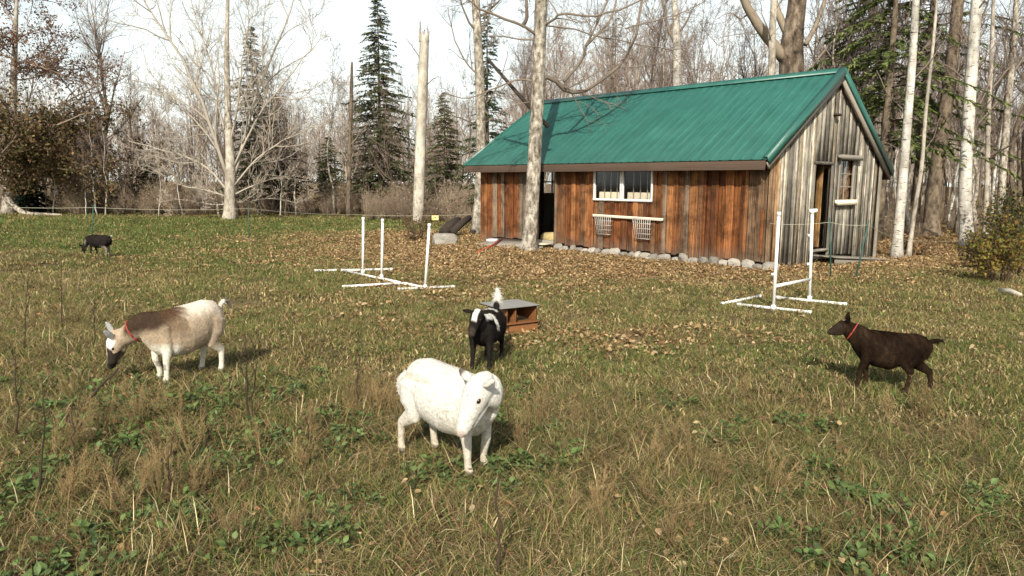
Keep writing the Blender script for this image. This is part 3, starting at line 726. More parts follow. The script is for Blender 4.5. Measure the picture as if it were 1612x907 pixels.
# ================================================================== TREES
def norm(v): return v / (np.linalg.norm(v, axis=-1, keepdims=True) + 1e-9)
def resample(P, n):
    P = np.asarray(P, float); s = np.concatenate([[0], np.cumsum(np.linalg.norm(np.diff(P, axis=0), axis=1))])
    t = np.linspace(0, s[-1], n); return np.stack([np.interp(t, s, P[:, k]) for k in range(3)], -1)
def smooth_path(P, R, n):
    """Catmull-Rom through the points"""
    P = np.asarray(P, float); R = np.asarray(R, float)
    Q = np.concatenate([[2 * P[0] - P[1]], P, [2 * P[-1] - P[-2]]]); out = []; rad = []
    m = len(P) - 1
    for u in np.linspace(0, m - 1e-6, n):
        i = int(u); t = u - i; a, b, c, d = Q[i:i + 4]
        out.append(0.5 * ((2 * b) + (c - a) * t + (2 * a - 5 * b + 4 * c - d) * t * t + (3 * b - a - 3 * c + d) * t ** 3)); rad.append(R[i] * (1 - t) + R[i + 1] * t)
    return np.array(out), np.array(rad)
def shoot(P, R, n, t0, t1, ang, ratio, fall, trop, gnarl, nseg, thin, rng, lenabs=None, rfac=0.7, rend=0.3, horiz=0.0):
    """children of the branches P (B,K,3): n each, all grown at once"""
    B, K, _ = P.shape
    idx = np.repeat(np.arange(B), n); N = len(idx)
    t = rng.uniform(t0, t1, N); k = t * (K - 1); i = np.minimum(k.astype(int), K - 2); f = (k - i)[:, None]
    pos = P[idx, i] * (1 - f) + P[idx, i + 1] * f; T = norm(P[idx, i + 1] - P[idx, i])
    rad = R[idx, i] * (1 - f[:, 0]) + R[idx, i + 1] * f[:, 0]
    plen = np.linalg.norm(np.diff(P, axis=1), axis=2).sum(1)[idx]
    v = rng.normal(size=(N, 3)); pp = norm(np.cross(T, v)); a = np.radians(rng.uniform(ang[0], ang[1], N))[:, None]
    d = np.cos(a) * T + np.sin(a) * pp
    d[:, 2] *= 1 - horiz; d = norm(d)
    L = (plen if lenabs is None else lenabs) * ratio * (1 - fall * t) * rng.uniform(0.55, 1.2, N)
    rc = np.minimum(rad * rfac, np.maximum(L * thin, 0.002))
    pts = [pos]; cur = pos
    for s in range(nseg):
        d = norm(d + gnarl * rng.normal(size=(N, 3)) + np.array([0, 0, trop])); cur = cur + d * (L / nseg)[:, None]; pts.append(cur)
    return np.stack(pts, 1), rc[:, None] * np.linspace(1, rend, nseg + 1)[None]
def bcol(R, thick, thin, rlo=0.006, rhi=0.05):
    f = np.clip((R - rlo) / (rhi - rlo), 0, 1)[..., None]; return np.asarray(thin) * (1 - f) + np.asarray(thick) * f
def leaves_on(mb, P, n, size, cols, rng, spread=0.1, droop=0.0):
    """leaf quads scattered along twigs"""
    B, K, _ = P.shape; idx = rng.integers(0, B, n); k = rng.integers(0, K, n)
    c = P[idx, k] + rng.normal(size=(n, 3)) * spread; c[:, 2] -= droop * rng.random(n)
    u = norm(rng.normal(size=(n, 3))); v = norm(np.cross(u, rng.normal(size=(n, 3)))); s = size * rng.uniform(.6, 1.3, n)[:, None]
    V = np.stack([c - u * s, c + v * s * .55, c + u * s, c - v * s * .55], 1).reshape(-1, 3)
    cc = np.asarray(cols)[rng.integers(0, len(cols), n)] * rng.uniform(.7, 1.3, (n, 1))
    mb.add(V, np.arange(4 * n).reshape(n, 4), np.repeat(cc, 4, axis=0))

def bare_tree(seed, H, r0, spread=0.5, first=0.25, n1=16, n2=7, n3=6, ang=(30, 60), trop=0.10, lean=0.04, thick=(0.30, 0.26, 0.21), thin=(0.19, 0.14, 0.115), fine=True, forks=0, limb=0.45):
    """trunk and crown builders for a leafless broadleaf tree, base at the origin"""
    rng = np.random.default_rng(seed)
    n = 12; z = np.linspace(0, H, n); wob = np.cumsum(rng.normal(size=(n, 2)) * H * 0.012, axis=0); wob -= wob[0]
    ln = rng.normal(size=2) * lean
    P = np.stack([wob[:, 0] + ln[0] * z, wob[:, 1] + ln[1] * z, z - 0.05], -1)
    R = r0 * (1 - 0.93 * (z / H) ** 0.85); R[0] *= 1.35
    tr = MB(); tr.tubes(P, R, 9)
    cr = MB()
    P0, R0 = P[None], R[None]
    P1, R1 = shoot(P0, R0, n1, first, 0.97, ang, limb * spread * 2, 0.55, trop, 0.12, 7, 0.022, rng)
    cr.tubes(P1, R1, 5, bcol(R1, thick, thin))
    P2, R2 = shoot(P1, R1, n2, 0.15, 1.0, (25, 60), 0.55, 0.5, trop * 0.8, 0.16, 5, 0.014, rng); cr.tubes(P2, R2, 4, bcol(R2, thick, thin))
    P3, R3 = shoot(P2, R2, n3, 0.1, 1.0, (20, 60), 0.55, 0.4, trop * 0.6, 0.18, 3, 0.010, rng); R3 = np.maximum(R3, 0.0035); cr.tubes(P3, R3, 3, bcol(R3, thick, thin))
    if fine:
        P4, R4 = shoot(P3, R3, 3, 0.2, 1.0, (20, 60), 0.6, 0.3, 0.05, 0.2, 2, 0.008, rng); R4 = np.maximum(R4, 0.0028); cr.tubes(P4, R4, 3, bcol(R4, thick, thin))
    return tr, cr, P3
def conifer(seed, H, rad, base=0.1, n=38, per=7, cols=((0.050, 0.064, 0.027), (0.068, 0.084, 0.033), (0.085, 0.092, 0.038), (0.10, 0.078, 0.045)), droop=0.35, dens=26, tw=0.16, r0=None, open_=0.0, flat=0.35):
    rng = np.random.default_rng(seed); tr, cr = MB(), MB()
    zz = np.linspace(0, H, 8); P = np.stack([np.cumsum(rng.normal(size=8) * .01), np.cumsum(rng.normal(size=8) * .01), zz], -1)
    r0 = r0 or H * 0.013; tr.tubes(P, r0 * (1 - .95 * zz / H), 7)
    B = n * per; t = np.repeat(np.linspace(base, 0.985, n), per) + rng.normal(size=B) * .01; t = np.clip(t, base, .99)
    keep = rng.random(B) > open_; t = t[keep]; B = len(t)
    az = rng.uniform(0, 2 * math.pi, B); L = rad * ((1 - t) / (1 - base)) ** 0.85 * rng.uniform(.35, 1.2, B) * (.8 + .4 * vnoise(az * 1.3, t * 9, 1, seed)) + 0.10
    K = 6; s = np.linspace(0, 1, K)
    out = np.stack([np.cos(az), np.sin(az)], -1)
    X = out[:, None, :] * (L[:, None] * s[None])[:, :, None]
    Z = (t * H)[:, None] + L[:, None] * (0.25 * s - droop * s ** 1.6)[None] + 0.0
    PB = np.concatenate([X, Z[:, :, None]], -1); RB = (0.006 + 0.008 * L)[:, None] * np.linspace(1, .25, K)[None]
    cr.tubes(PB, RB, 3, np.tile(np.array([0.06, 0.05, 0.04]), (B, K, 1)))
    # needle sprays: narrow leaf-shaped faces off both sides of every bough
    N = B * dens; idx = np.repeat(np.arange(B), dens); u = rng.uniform(.12, 1.0, N); k = u * (K - 1); i = np.minimum(k.astype(int), K - 2); f = (k - i)[:, None]
    pos = PB[idx, i] * (1 - f) + PB[idx, i + 1] * f; T = norm(PB[idx, i + 1] - PB[idx, i]); side = np.cross(T, [0, 0, 1.0]); side = norm(side) * rng.choice([-1, 1], N)[:, None]
    d = norm(T * rng.uniform(.4, 1.2, (N, 1)) + side * rng.uniform(.3, 1.2, (N, 1)) + rng.normal(size=(N, 3)) * flat - np.array([0, 0, .25]))
    ll = tw * rng.uniform(.6, 1.5, (N, 1)) * np.clip(L[idx][:, None] / rad + .35, .4, 1.1); wv_ = norm(np.cross(d, rng.normal(size=(N, 3)))) * ll * .13
    V = np.stack([pos - wv_ * .5, pos + d * ll * .45 - wv_, pos + d * ll, pos + d * ll * .45 + wv_], 1).reshape(-1, 3)
    cc = np.asarray(cols)[rng.integers(0, len(cols), N)] * rng.uniform(.6, 1.4, (N, 1))
    cr.add(V, np.arange(4 * N).reshape(N, 4), np.repeat(cc, 4, axis=0))
    return tr, cr
def tree_thing(name, tr, cr, trunk_mat, loc, label, cat='tree', group=None, crown_mat='twig', rz=0, sc=1.0, crown_name='crown'):
    o = empty(name, loc, rz, label, cat, group); o.scale = (sc,) * 3
    tr.build('trunk', M[trunk_mat], o, smooth=True)
    if cr is not None: cr.build(crown_name, M[crown_mat], o)
    return o
def hero(name, Y, base_px, trunk, limbs, trunk_mat, label, n2=6, n3=5, n4=3, thick=(0.30, 0.26, 0.21), thin=(0.17, 0.13, 0.10), seed=1, trop=0.06, root=True, sub=0.5, extra=None, fine=0.004, lscale=1.0):
    """a tree whose trunk and main limbs follow given courses; twigs are grown on them"""
    rng = np.random.default_rng(seed)
    b = Vector((at(base_px[0], base_px[1], Y)[0], Y, 0)); b.z = tz(b.x, b.y)
    o = empty(name, b, 0, label, 'tree'); off = np.array(b)
    P = [at(x_, y_, Y) for x_, y_, _ in trunk]; P[0] = np.array([b.x, Y, b.z - .05]); R = [r for _, _, r in trunk]
    P, R = smooth_path(P, R, 26); 
    if root: R[0] *= 1.5; R[1] *= 1.15
    tr = MB(); tr.tubes(P - off, R, 12); tr.build('trunk', M[trunk_mat], o, smooth=True)
    cr = MB(); L1 = []; RR = []
    for limb in limbs:
        pts, ra, rb, dy = limb; n = len(pts)
        q = [at(px, py, Y + dy * (k / max(1, n - 1)) ** 0.8) for k, (px, py) in enumerate(pts)]
        q, r = smooth_path(q, np.linspace(ra, rb, n) * lscale, 12); q[1:] += rng.normal(size=(11, 3)) * .012 * np.linalg.norm(q[-1] - q[0]) ** .5 * np.linspace(.3, 1, 11)[:, None]; L1.append(q - off); RR.append(r)
    if extra:
        Pe, Re = shoot((P - off)[None], np.array(R)[None], extra['n'], extra['t0'], .98, extra.get('ang', (35, 65)), extra['ratio'], .55, extra.get('trop', .08), .12, 11, .02, rng)
        L1 += list(Pe); RR += list(Re)
    if L1:
        P1, R1 = np.array(L1), np.array(RR)
        for k in range(len(P1)): cr.tubes(P1[k], R1[k], 6, bcol(R1[k], thick, thin)[None])
        P2, R2 = shoot(P1, R1, n2, .15, 1, (25, 65), sub, .45, trop, .16, 6, .012, rng); R2 = np.maximum(R2, fine); cr.tubes(P2, R2, 4, bcol(R2, thick, thin))
        P3, R3 = shoot(P2, R2, n3, .1, 1, (20, 60), .55, .4, trop * .7, .18, 4, .009, rng); R3 = np.maximum(R3, fine * .85); cr.tubes(P3, R3, 3, bcol(R3, thick, thin))
        if n4:
            P4, R4 = shoot(P3, R3, n4, .15, 1, (20, 60), .55, .3, .03, .2, 2, .008, rng); R4 = np.maximum(R4, fine * .75); cr.tubes(P4, R4, 3, bcol(R4, thick, thin))
        cr.build('crown', M['twig'], o)
    return o

# --- the tree standing in front of the barn
hero('maple_tree', 18.15, (832, 397), [(832, 397, .20), (836, 345, .175), (843, 220, .165), (848, 110, .155), (852, 0, .15), (858, -150, .12), (868, -330, .05)],
     [([(850, 128), (862, 122), (878, 130), (892, 143), (908, 147), (935, 134), (965, 112), (985, 92), (998, 60), (1008, 20), (1018, -40)], .06, .028, .8),
      ([(888, 128), (905, 108), (920, 88), (924, 66), (938, 40), (955, 0), (962, -40)], .042, .022, 1.2),
      ([(922, 72), (945, 50), (962, 30), (970, 0), (975, -40)], .034, .02, .8),
      ([(848, 58), (825, 42), (790, 28), (760, 15), (735, 0), (700, -30)], .036, .018, -.8),
      ([(822, 42), (829, 28), (828, 0), (822, -40)], .05, .03, -.3),
      ([(855, 42), (872, 30), (886, 22), (930, 27), (960, 20), (1000, 5), (1040, -20)], .032, .016, -1.0),
      ([(855, 40), (900, 45), (960, 62), (1040, 77), (1085, 76)], .022, .010, 1.5),
      ([(985, 45), (1040, 30), (1075, 20), (1110, 0)], .02, .01, 1.0),
      ([(846, 64), (810, 61), (780, 57), (772, 66)], .02, .008, -.6),
      ([(838, 128), (812, 126), (775, 140), (735, 155), (700, 148)], .026, .010, .9),
      ([(835, 160), (815, 165), (790, 176), (770, 190)], .016, .007, -.5)],
     'bark_main', 'speckled grey maple standing in front of the barn door', n2=9, n3=6, n4=3, thick=(0.13, 0.105, 0.08), thin=(0.20, 0.16, 0.125), seed=4, trop=.05, sub=.38)
mb = MB(); A, B = at(768, 93, 18.9), at(863, 200, 18.45); mb.tubes([A, (A + B) / 2 + [0, 0, -.02], B], [.035, .05, .055], 7)
tag(mb.build('broken_pole', M['char']), 'dark broken pole lodged slantwise behind the maple trunk', 'branch')
# --- tree at the left end of the barn, pale dead trunk, grey snag
hero('maple_tree', 24.3, (752, 369), [(752, 369, .19), (757, 260, .17), (756, 150, .155), (752, 60, .14), (749, 0, .13), (744, -120, .09), (742, -220, .04)],
     [([(756, 120), (735, 100), (715, 60), (705, 10)], .03, .012, 1), ([(757, 200), (735, 190), (710, 180), (690, 160)], .025, .01, -1), ([(757, 170), (775, 150), (790, 120), (800, 80)], .028, .012, 1), ([(752, 60), (768, 30), (780, -20)], .04, .02, .5), ([(757, 225), (735, 240), (715, 235), (690, 250)], .022, .01, .5)],
     'bark_main', 'speckled maple rising behind the left corner of the barn', seed=9, extra=dict(n=7, t0=.45, ratio=.28), sub=.5, thick=(0.2, .17, .13))
hero('dead_birch', 30.5, (658, 352), [(658, 352, .235), (661, 260, .225), (666, 120, .20), (668, 64, .18), (668, 56, .16)], [([(662, 66), (661, 50), (662, 34)], .085, .012, 0), ([(673, 66), (674, 50), (672, 44)], .08, .012, 0), ([(668, 62), (667, 52), (669, 47)], .08, .012, .05), ([(665, 150), (675, 130), (690, 120)], .03, .01, .3), ([(664, 95), (650, 75), (640, 60)], .025, .01, -.3)], 'bark_dead', 'thick pale peeled dead birch trunk without a crown', n2=3, n3=2, n4=0, seed=3, root=False)
hero('dead_snag', 35.0, (548, 322), [(548, 322, .12), (550, 240, .10), (553, 150, .08), (554, 98, .05)], [([(550, 260), (530, 225), (515, 205)], .03, .01, .5), ([(551, 230), (575, 200), (590, 190)], .03, .01, -.5)], 'bark_brown', 'slim grey snag with a broken top left of the tall spruce', n2=5, n3=4, n4=2, seed=8, root=False)
# --- big maple on the lawn edge
hero('maple_tree', 32.5, (362, 347), [(362, 347, .26), (362, 300, .23), (363, 268, .22), (360, 200, .15), (357, 100, .11), (358, 20, .08), (361, -70, .03)],
     [([(360, 285), (340, 225), (322, 170), (295, 110), (262, 55), (230, 5), (215, -30)], .12, .03, -1.2), ([(358, 300), (330, 268), (290, 245), (245, 235), (205, 222)], .08, .02, 1.0), ([(366, 285), (385, 220), (400, 160), (425, 95), (455, 20), (465, -20)], .11, .03, 1.0), ([(367, 295), (400, 255), (440, 225), (480, 205), (512, 190)], .07, .018, -1.0),
      ([(365, 308), (400, 292), (440, 280), (490, 285)], .06, .015, .8), ([(359, 310), (325, 300), (280, 290), (235, 262)], .06, .015, -.8), ([(361, 230), (345, 170), (335, 110), (315, 50), (300, 0)], .08, .025, .8), ([(362, 230), (375, 160), (382, 90), (395, 20)], .07, .02, -.8), ([(365, 270), (400, 195), (440, 140), (480, 90), (505, 60)], .07, .018, .4), ([(360, 262), (320, 205), (275, 160), (240, 140)], .06, .015, .2), ([(364, 318), (390, 318), (430, 312), (470, 322)], .04, .01, 1.2), ([(360, 322), (330, 322), (300, 316), (265, 312)], .04, .01, 1.0)],
     'bark_pale', 'wide bare maple with pale arching limbs at the lawn edge', n2=12, n3=9, n4=4, thick=(0.34, 0.305, 0.25), thin=(0.36, 0.31, 0.25), seed=12, trop=.10, sub=.50, fine=.0085, lscale=.72)
# --- left: russet-leaved tree, and the bare one behind it
def russet():
    rng = np.random.default_rng(21); Y = 36.0
    b = Vector((at(13, 330, Y)[0], Y, 0)); o = empty('oak_tree', b, 0, 'russet leaved oak at the left edge of the lawn', 'tree'); off = np.array(b)
    P = [b, at(13, 290, Y), at(18, 240, Y), at(20, 150, Y), at(24, 60, Y), at(28, -40, Y)]; P[0] = np.array(b); P, R = smooth_path(P, [.30, .25, .22, .17, .11, .05], 22); R[0] *= 1.4
    tr = MB(); tr.tubes(P - off, R, 10); tr.build('trunk', M['bark_pale'], o, smooth=True)
    cr = MB(); P1, R1 = shoot((P - off)[None], R[None], 40, .17, .97, (55, 92), .72, .62, .012, .10, 9, .012, rng, horiz=.5); tk, th = (0.28, .23, .18), (0.17, .115, .09)
    cr.tubes(P1, R1, 5, bcol(R1, tk, th)); P2, R2 = shoot(P1, R1, 9, .2, 1, (25, 65), .5, .4, .03, .16, 5, .012, rng); cr.tubes(P2, R2, 4, bcol(R2, tk, th))
    P3, R3 = shoot(P2, R2, 7, .1, 1, (25, 60), .6, .4, .03, .18, 3, .009, rng); R3 = np.maximum(R3, .005); cr.tubes(P3, R3, 3, bcol(R3, tk, th)); cr.build('crown', M['twig'], o)
    low = P3[P3[:, 1, 2] < 5.2]; hi = P3[P3[:, 1, 2] >= 5.2]; lf = MB()
    leaves_on(lf, low, 24000, .085, [(0.17, .105, .052), (0.14, .09, .042), (0.12, .105, .042), (0.20, .135, .068), (0.085, .075, .032)], rng, .18, .25)
    if len(hi): leaves_on(lf, hi, 9000, .065, [(0.20, .11, .06), (0.16, .095, .06)], rng, .14, .1)
    lf.build('foliage', M['leaf'], o)
russet()
mb = MB(); P, R = smooth_path([at(12, 312, 35.4), at(24, 326, 35.2), at(40, 336, 35), at(62, 338, 35), at(97, 340, 34.6)], [.10, .12, .12, .10, .05], 14); P[:, 2] = np.maximum(P[:, 2], .06); mb.tubes(P, R, 8)
o = mb.build('fallen_limb', M['bark_pale'], smooth=True); tag(o, 'pale crooked fallen limb at the foot of the russet oak', 'branch')
tr, cr, _ = bare_tree(31, 11.5, .19, .55, .22, 22, 8, 7, (22, 45), .12, thick=(.24, .21, .18), thin=(.21, .175, .15)); tree_thing('bare_tree', tr, cr, 'bark_brown', Vector((at(168, 338, 43)[0], 43, 0)), 'tall vase-shaped bare tree between the oak and the wide maple')
# --- spruces and other conifers
def put_conifer(px, Y, H, rad, seed, label, **k):
    tr, cr = conifer(seed, H, rad, **k); return tree_thing('spruce_tree', tr, cr, 'bark_brown', Vector((at(px, 340, Y)[0], Y, 0)), label, 'conifer', None, 'needle')
put_conifer(600, 38, 11.0, 2.4, 1, 'tall pointed spruce rising above the woods left of the barn', n=52, per=9, dens=34, tw=.22)
put_conifer(407, 37.5, 9.3, 2.1, 2, 'dark spruce standing right behind the wide maple', n=44, per=8, dens=30, tw=.20, cols=((.040, .052, .024), (.056, .068, .028), (.08, .07, .036)))
put_conifer(440, 40, 6.3, 2.2, 3, 'shorter dark spruce beside the one behind the maple', n=32, per=8, dens=28, tw=.22, cols=((.016, .03, .015), (.026, .044, .018)))
put_conifer(48, 38, 2.7, 1.4, 4, 'low dark young spruce beside the russet oak trunk', n=22, per=8, dens=26, tw=.22, base=.02, cols=((.008, .02, .012), (.014, .03, .016)))
put_conifer(240, 41, 2.6, 1.5, 5, 'low dark spruce in the thicket left of the wide maple', n=20, per=8, dens=24, tw=.22, base=.02)
put_conifer(700, 36, 6.0, 1.7, 6, 'mid-height dark spruce between dead birch and barn', n=30, per=8, dens=26, tw=.2)
put_conifer(767, 30, 8.7, 1.2, 7, 'narrow dark spruce peeking out beside the barn-corner maple', n=34, per=7, dens=26, tw=.18, cols=((.03, .05, .02), (.045, .065, .028)))
put_conifer(965, 33, 9.2, 1.3, 8, 'thin half-bare conifer showing above the barn ridge', n=30, per=6, dens=12, tw=.16, cols=((.07, .065, .04), (.05, .055, .03)), open_=.3)
put_conifer(520, 42, 4.2, 1.8, 9, 'squat spruce in the thicket left of the snag', n=24, per=8, dens=24, tw=.22, base=.03)
GREEN = ((.085, .115, .030), (.115, .14, .040), (.15, .17, .058), (.06, .085, .026))
put_conifer(1385, 22.5, 12.5, 3.0, 10, 'green hemlock with hanging boughs behind the gable peak', n=30, per=6, dens=110, tw=.17, base=.24, cols=GREEN, droop=.55, open_=.2, flat=.25)
put_conifer(1440, 26.5, 14.5, 3.3, 11, 'second green hemlock further back between the birches', n=30, per=6, dens=110, tw=.17, base=.22, cols=GREEN, droop=.5, open_=.25, flat=.25)
put_conifer(1345, 27.5, 12.5, 2.6, 12, 'green hemlock close behind the barn roof peak', n=30, per=6, dens=110, tw=.17, base=.28, cols=GREEN, droop=.5, open_=.25, flat=.25)
# --- right-hand wood
DK = dict(thick=(0.20, 0.165, 0.125), thin=(0.16, 0.125, 0.10))
hero('birch_tree', 18.1, (1411, 402), [(1411, 402, .13), (1418, 320, .112), (1427, 210, .10), (1436, 100, .088), (1442, 0, .08), (1452, -160, .04)], [([(1430, 180), (1400, 150), (1380, 110)], .018, .008, .8), ([(1434, 130), (1465, 95), (1490, 60)], .018, .008, .8), ([(1424, 240), (1395, 225), (1375, 222)], .012, .006, -.5)], 'bark_birch', 'white birch nearest to the gable corner of the barn', seed=31, n2=5, n3=4, n4=2, **DK)
hero('birch_tree', 18.8, (1430, 398), [(1430, 398, .06), (1440, 330, .052), (1451, 260, .048), (1458, 170, .042), (1470, 60, .036), (1480, -80, .02)], [([(1452, 240), (1470, 215), (1480, 180)], .012, .006, .4)], 'bark_pale', 'slender crooked pale tree right of the gable-corner birch', seed=32, n2=4, n3=3, n4=2, extra=dict(n=4, t0=.4, ratio=.2), **DK)
hero('hardwood_tree', 24.0, (1465, 376), [(1465, 376, .26), (1470, 300, .22), (1486, 190, .20), (1498, 100, .185), (1508, 0, .17), (1520, -200, .08)], [([(1492, 140), (1460, 110), (1440, 60)], .04, .015, 1), ([(1500, 80), (1540, 40), (1560, -10)], .045, .02, -1)], 'bark_brown', 'thick brown trunk leaning right between the two largest birches', seed=33, extra=dict(n=6, t0=.45, ratio=.25), **DK)
hero('birch_tree', 20.8, (1523, 390), [(1523, 390, .185), (1519, 300, .165), (1525, 180, .155), (1533, 60, .145), (1538, 0, .135), (1548, -200, .07)], [([(1530, 110), (1560, 80), (1590, 30)], .025, .01, .8), ([(1528, 140), (1500, 120), (1470, 90)], .02, .008, 1)], 'bark_birch', 'largest white birch at the edge of the right-hand wood', seed=34, n2=5, n3=4, n4=2, extra=dict(n=4, t0=.5, ratio=.2), **DK)
hero('hardwood_tree', 23.5, (1551, 372), [(1551, 372, .085), (1554, 280, .075), (1556, 180, .07), (1562, 60, .06), (1566, -100, .03)], [], 'bark_pale', 'thin grey trunk just right of the largest birch', seed=35, extra=dict(n=8, t0=.25, ratio=.25), **DK)
hero('hardwood_tree', 24.5, (1574, 365), [(1574, 365, .13), (1578, 280, .12), (1588, 150, .105), (1598, 40, .09), (1606, -120, .05)], [], 'bark_main', 'speckled grey trunk near the right edge of the picture', seed=36, extra=dict(n=10, t0=.3, ratio=.28), **DK)
hero('birch_tree', 27.0, (1563, 340), [(1556, 340, .05), (1566, 270, .05), (1578, 200, .045), (1590, 130, .04), (1604, 40, .03)], [], 'bark_birch', 'thin leaning white birch deep in the right-hand wood', seed=37, extra=dict(n=5, t0=.4, ratio=.25), root=False, **DK)
# --- behind the barn: old forked tree, birches
hero('old_maple_tree', 25.5, (1248, 350), [(1248, 350, .48), (1247, 220, .45), (1246, 115, .40), (1246, 78, .38), (1250, 40, .32), (1255, 0, .29), (1262, -120, .18)],
     [([(1236, 95), (1215, 68), (1195, 42), (1178, 15), (1165, -15), (1150, -60)], .24, .13, -.5), ([(1240, 55), (1226, 22), (1215, -10), (1200, -60)], .17, .10, .8), ([(1268, 70), (1284, 40), (1298, 0), (1305, -40)], .11, .06, .8), ([(1268, 120), (1290, 90), (1312, 65), (1340, 45)], .06, .03, -.6), ([(1180, 20), (1165, 30), (1150, 20), (1130, 30)], .04, .012, -.5)],
     'bark_old', 'massive old forked tree with furrowed bark behind the roof', seed=41, n2=6, n3=5, n4=3, thick=(.22, .18, .13), thin=(.2, .155, .12), root=False, lscale=.8)
hero('birch_tree', 24.0, (1213, 350), [(1213, 350, .12), (1214, 220, .115), (1215, 115, .11), (1216, 50, .105), (1219, -10, .10), (1222, -120, .05)], [], 'bark_pale', 'straight pale trunk crossing in front of the old forked tree', seed=42, extra=dict(n=5, t0=.5, ratio=.2), root=False, **DK)
hero('birch_tree', 27.0, (1064, 350), [(1064, 350, .17), (1065, 200, .16), (1066, 110, .155), (1065, 55, .14), (1062, 10, .10), (1058, -80, .05)], [([(1065, 70), (1052, 45), (1045, 10), (1040, -30)], .08, .03, .3), ([(1066, 55), (1080, 35), (1095, 5)], .05, .02, -.3)], 'bark_birch', 'white forked birch rising behind the middle of the roof', seed=43, n2=6, n3=5, n4=3, root=False, **DK)

# --- the wood behind: single slender trees, each an individual
SLIM = []
for k, (H, r0, sp, fi, mat, tk, th) in enumerate([(7.5, .060, .36, .22, 'bark_brown', (.22, .18, .14), (.20, .155, .125)), (8.5, .075, .40, .28, 'bark_main', (.27, .23, .18), (.21, .16, .13)),
        (6.5, .050, .40, .15, 'bark_brown', (.20, .16, .13), (.21, .15, .12)), (9.5, .085, .34, .35, 'bark_main', (.26, .22, .17), (.19, .15, .125)),
        (8.0, .070, .44, .20, 'bark_pale', (.30, .26, .21), (.23, .185, .15)), (10.5, .10, .36, .35, 'bark_brown', (.20, .165, .13), (.18, .14, .12)),
        (7.0, .048, .34, .30, 'bark_birch', (.34, .30, .25), (.19, .145, .12)), (9.0, .065, .32, .35, 'bark_birch', (.34, .30, .25), (.20, .15, .12))]):
    tr, cr, _ = bare_tree(100 + k, H, r0, sp, fi, 15, 6, 5, (25, 55), .13, .03, tk, th)
    SLIM.append((tr.mesh('trunk', True), cr.mesh('crown'), mat, H))
for tm, cm, mat, H in SLIM: tm.materials.append(M[mat]); cm.materials.append(M['twig'])
WOODS = []
def slim_tree(k, x, y, sc, name, label, group):
    tm, cm, mat, H = SLIM[k]
    o = empty(name, (x, y, tz(x, y) - .02), random.uniform(0, 6.28), label, 'tree', group); o.scale = (sc, sc, sc * random.uniform(.9, 1.15))
    link('trunk', tm, None, o); link('crown', cm, None, o)
    WOODS.append(o)
def wood(n, xr, yr, kinds, sc, label, group, name, ok=lambda x, y: True):
    c = 0
    while c < n:
        y = yr[0] + (yr[1] - yr[0]) * random.random() ** 1.3; x = random.uniform(xr[0], xr[1]) * (y / yr[1] if xr[0] < -20 else 1)
        if x > -.76 * y and ok(x, y): slim_tree(random.choice(kinds), x, y, random.uniform(*sc), name, label, group); c += 1
wood(78, (-38, -2), (36, 49), (0, 1, 2, 4, 2, 0), (.62, 1.0), 'slender bare tree in the grey thicket beyond the lawn', 'bare trees beyond the lawn', 'bare_tree')
wood(9, (-33, -6), (35, 40), (6, 7), (.5, .8), 'thin white birch in the thicket beyond the lawn', 'thin birches beyond the lawn', 'birch_tree')
def behind(x, y):
    lx, ly = blocal(x, y); return ly > BW + 3.0
wood(46, (-1.5, 13), (25, 44), (1, 3, 5, 0, 4, 1), (.75, 1.1), 'bare tree in the wood showing above the barn roof', 'bare trees behind the barn', 'bare_tree', behind)
wood(48, (9.5, 33), (23, 43), (1, 3, 5, 3, 5, 4, 0), (.75, 1.15), 'bare trunk in the wood to the right of the barn', 'bare trees right of the barn', 'bare_tree', lambda x, y: .40 * y < x < .75 * y)
wood(10, (11, 30), (24, 36), (6, 7), (.9, 1.25), 'thin white birch in the wood right of the barn', 'thin birches right of the barn', 'birch_tree', lambda x, y: .42 * y < x < .74 * y)
for px, py, sc in ((166, 341, .62), (154, 340, .55), (136, 341, .5), (288, 342, .6), (250, 342, .55), (412, 342, .6)):
    p = gp(px, py); slim_tree(6 if px != 154 else 7, p[0], min(p[1], 36.5), sc, 'birch_tree', 'thin white birch in the thicket beyond the lawn', 'thin birches beyond the lawn')

ORD = 'first second third fourth fifth sixth seventh eighth ninth tenth eleventh twelfth thirteenth fourteenth fifteenth sixteenth seventeenth eighteenth nineteenth twentieth'.split() + ['twenty-' + t for t in 'first second third fourth fifth sixth seventh eighth ninth'.split()]
PLACES = [(-.66, 'behind the russet oak'), (-.46, 'between russet oak and wide maple'), (-.36, 'under the left limbs of the wide maple'), (-.24, 'under the right limbs of the wide maple'), (-.15, 'between wide maple and tall spruce'), (-.09, 'between tall spruce and pale dead birch'), (.0, 'between pale dead birch and barn'),
          (.09, 'above the roof just right of the front maple'), (.17, 'above the roof left of the forked white birch'), (.28, 'above the roof right of the forked white birch'), (.40, 'around the old forked tree behind the roof'), (.47, 'between old forked tree and gable peak'), (.53, 'behind the gable and its near birch'), (.61, 'between the gable birch and the largest birch'), (.68, 'right of the largest white birch'), (9, 'at the far right edge of the wood')]
def label_woods():
    bins = {}
    for o in WOODS:
        q = o.location.x / o.location.y; pl = next(t for lim, t in PLACES if q < lim); kd = 'thin white birch' if o.name.startswith('birch') else 'slender bare tree'
        bins.setdefault((kd, pl), []).append((q, o))
    for (kd, pl), L in bins.items():
        L.sort(key=lambda t: t[0])
        for i, (q, o) in enumerate(L): o['label'] = (ORD[min(i, 28)] + ' ' + kd + ' from the left ' + pl) if len(L) > 1 else kd + ' alone ' + pl
label_woods()

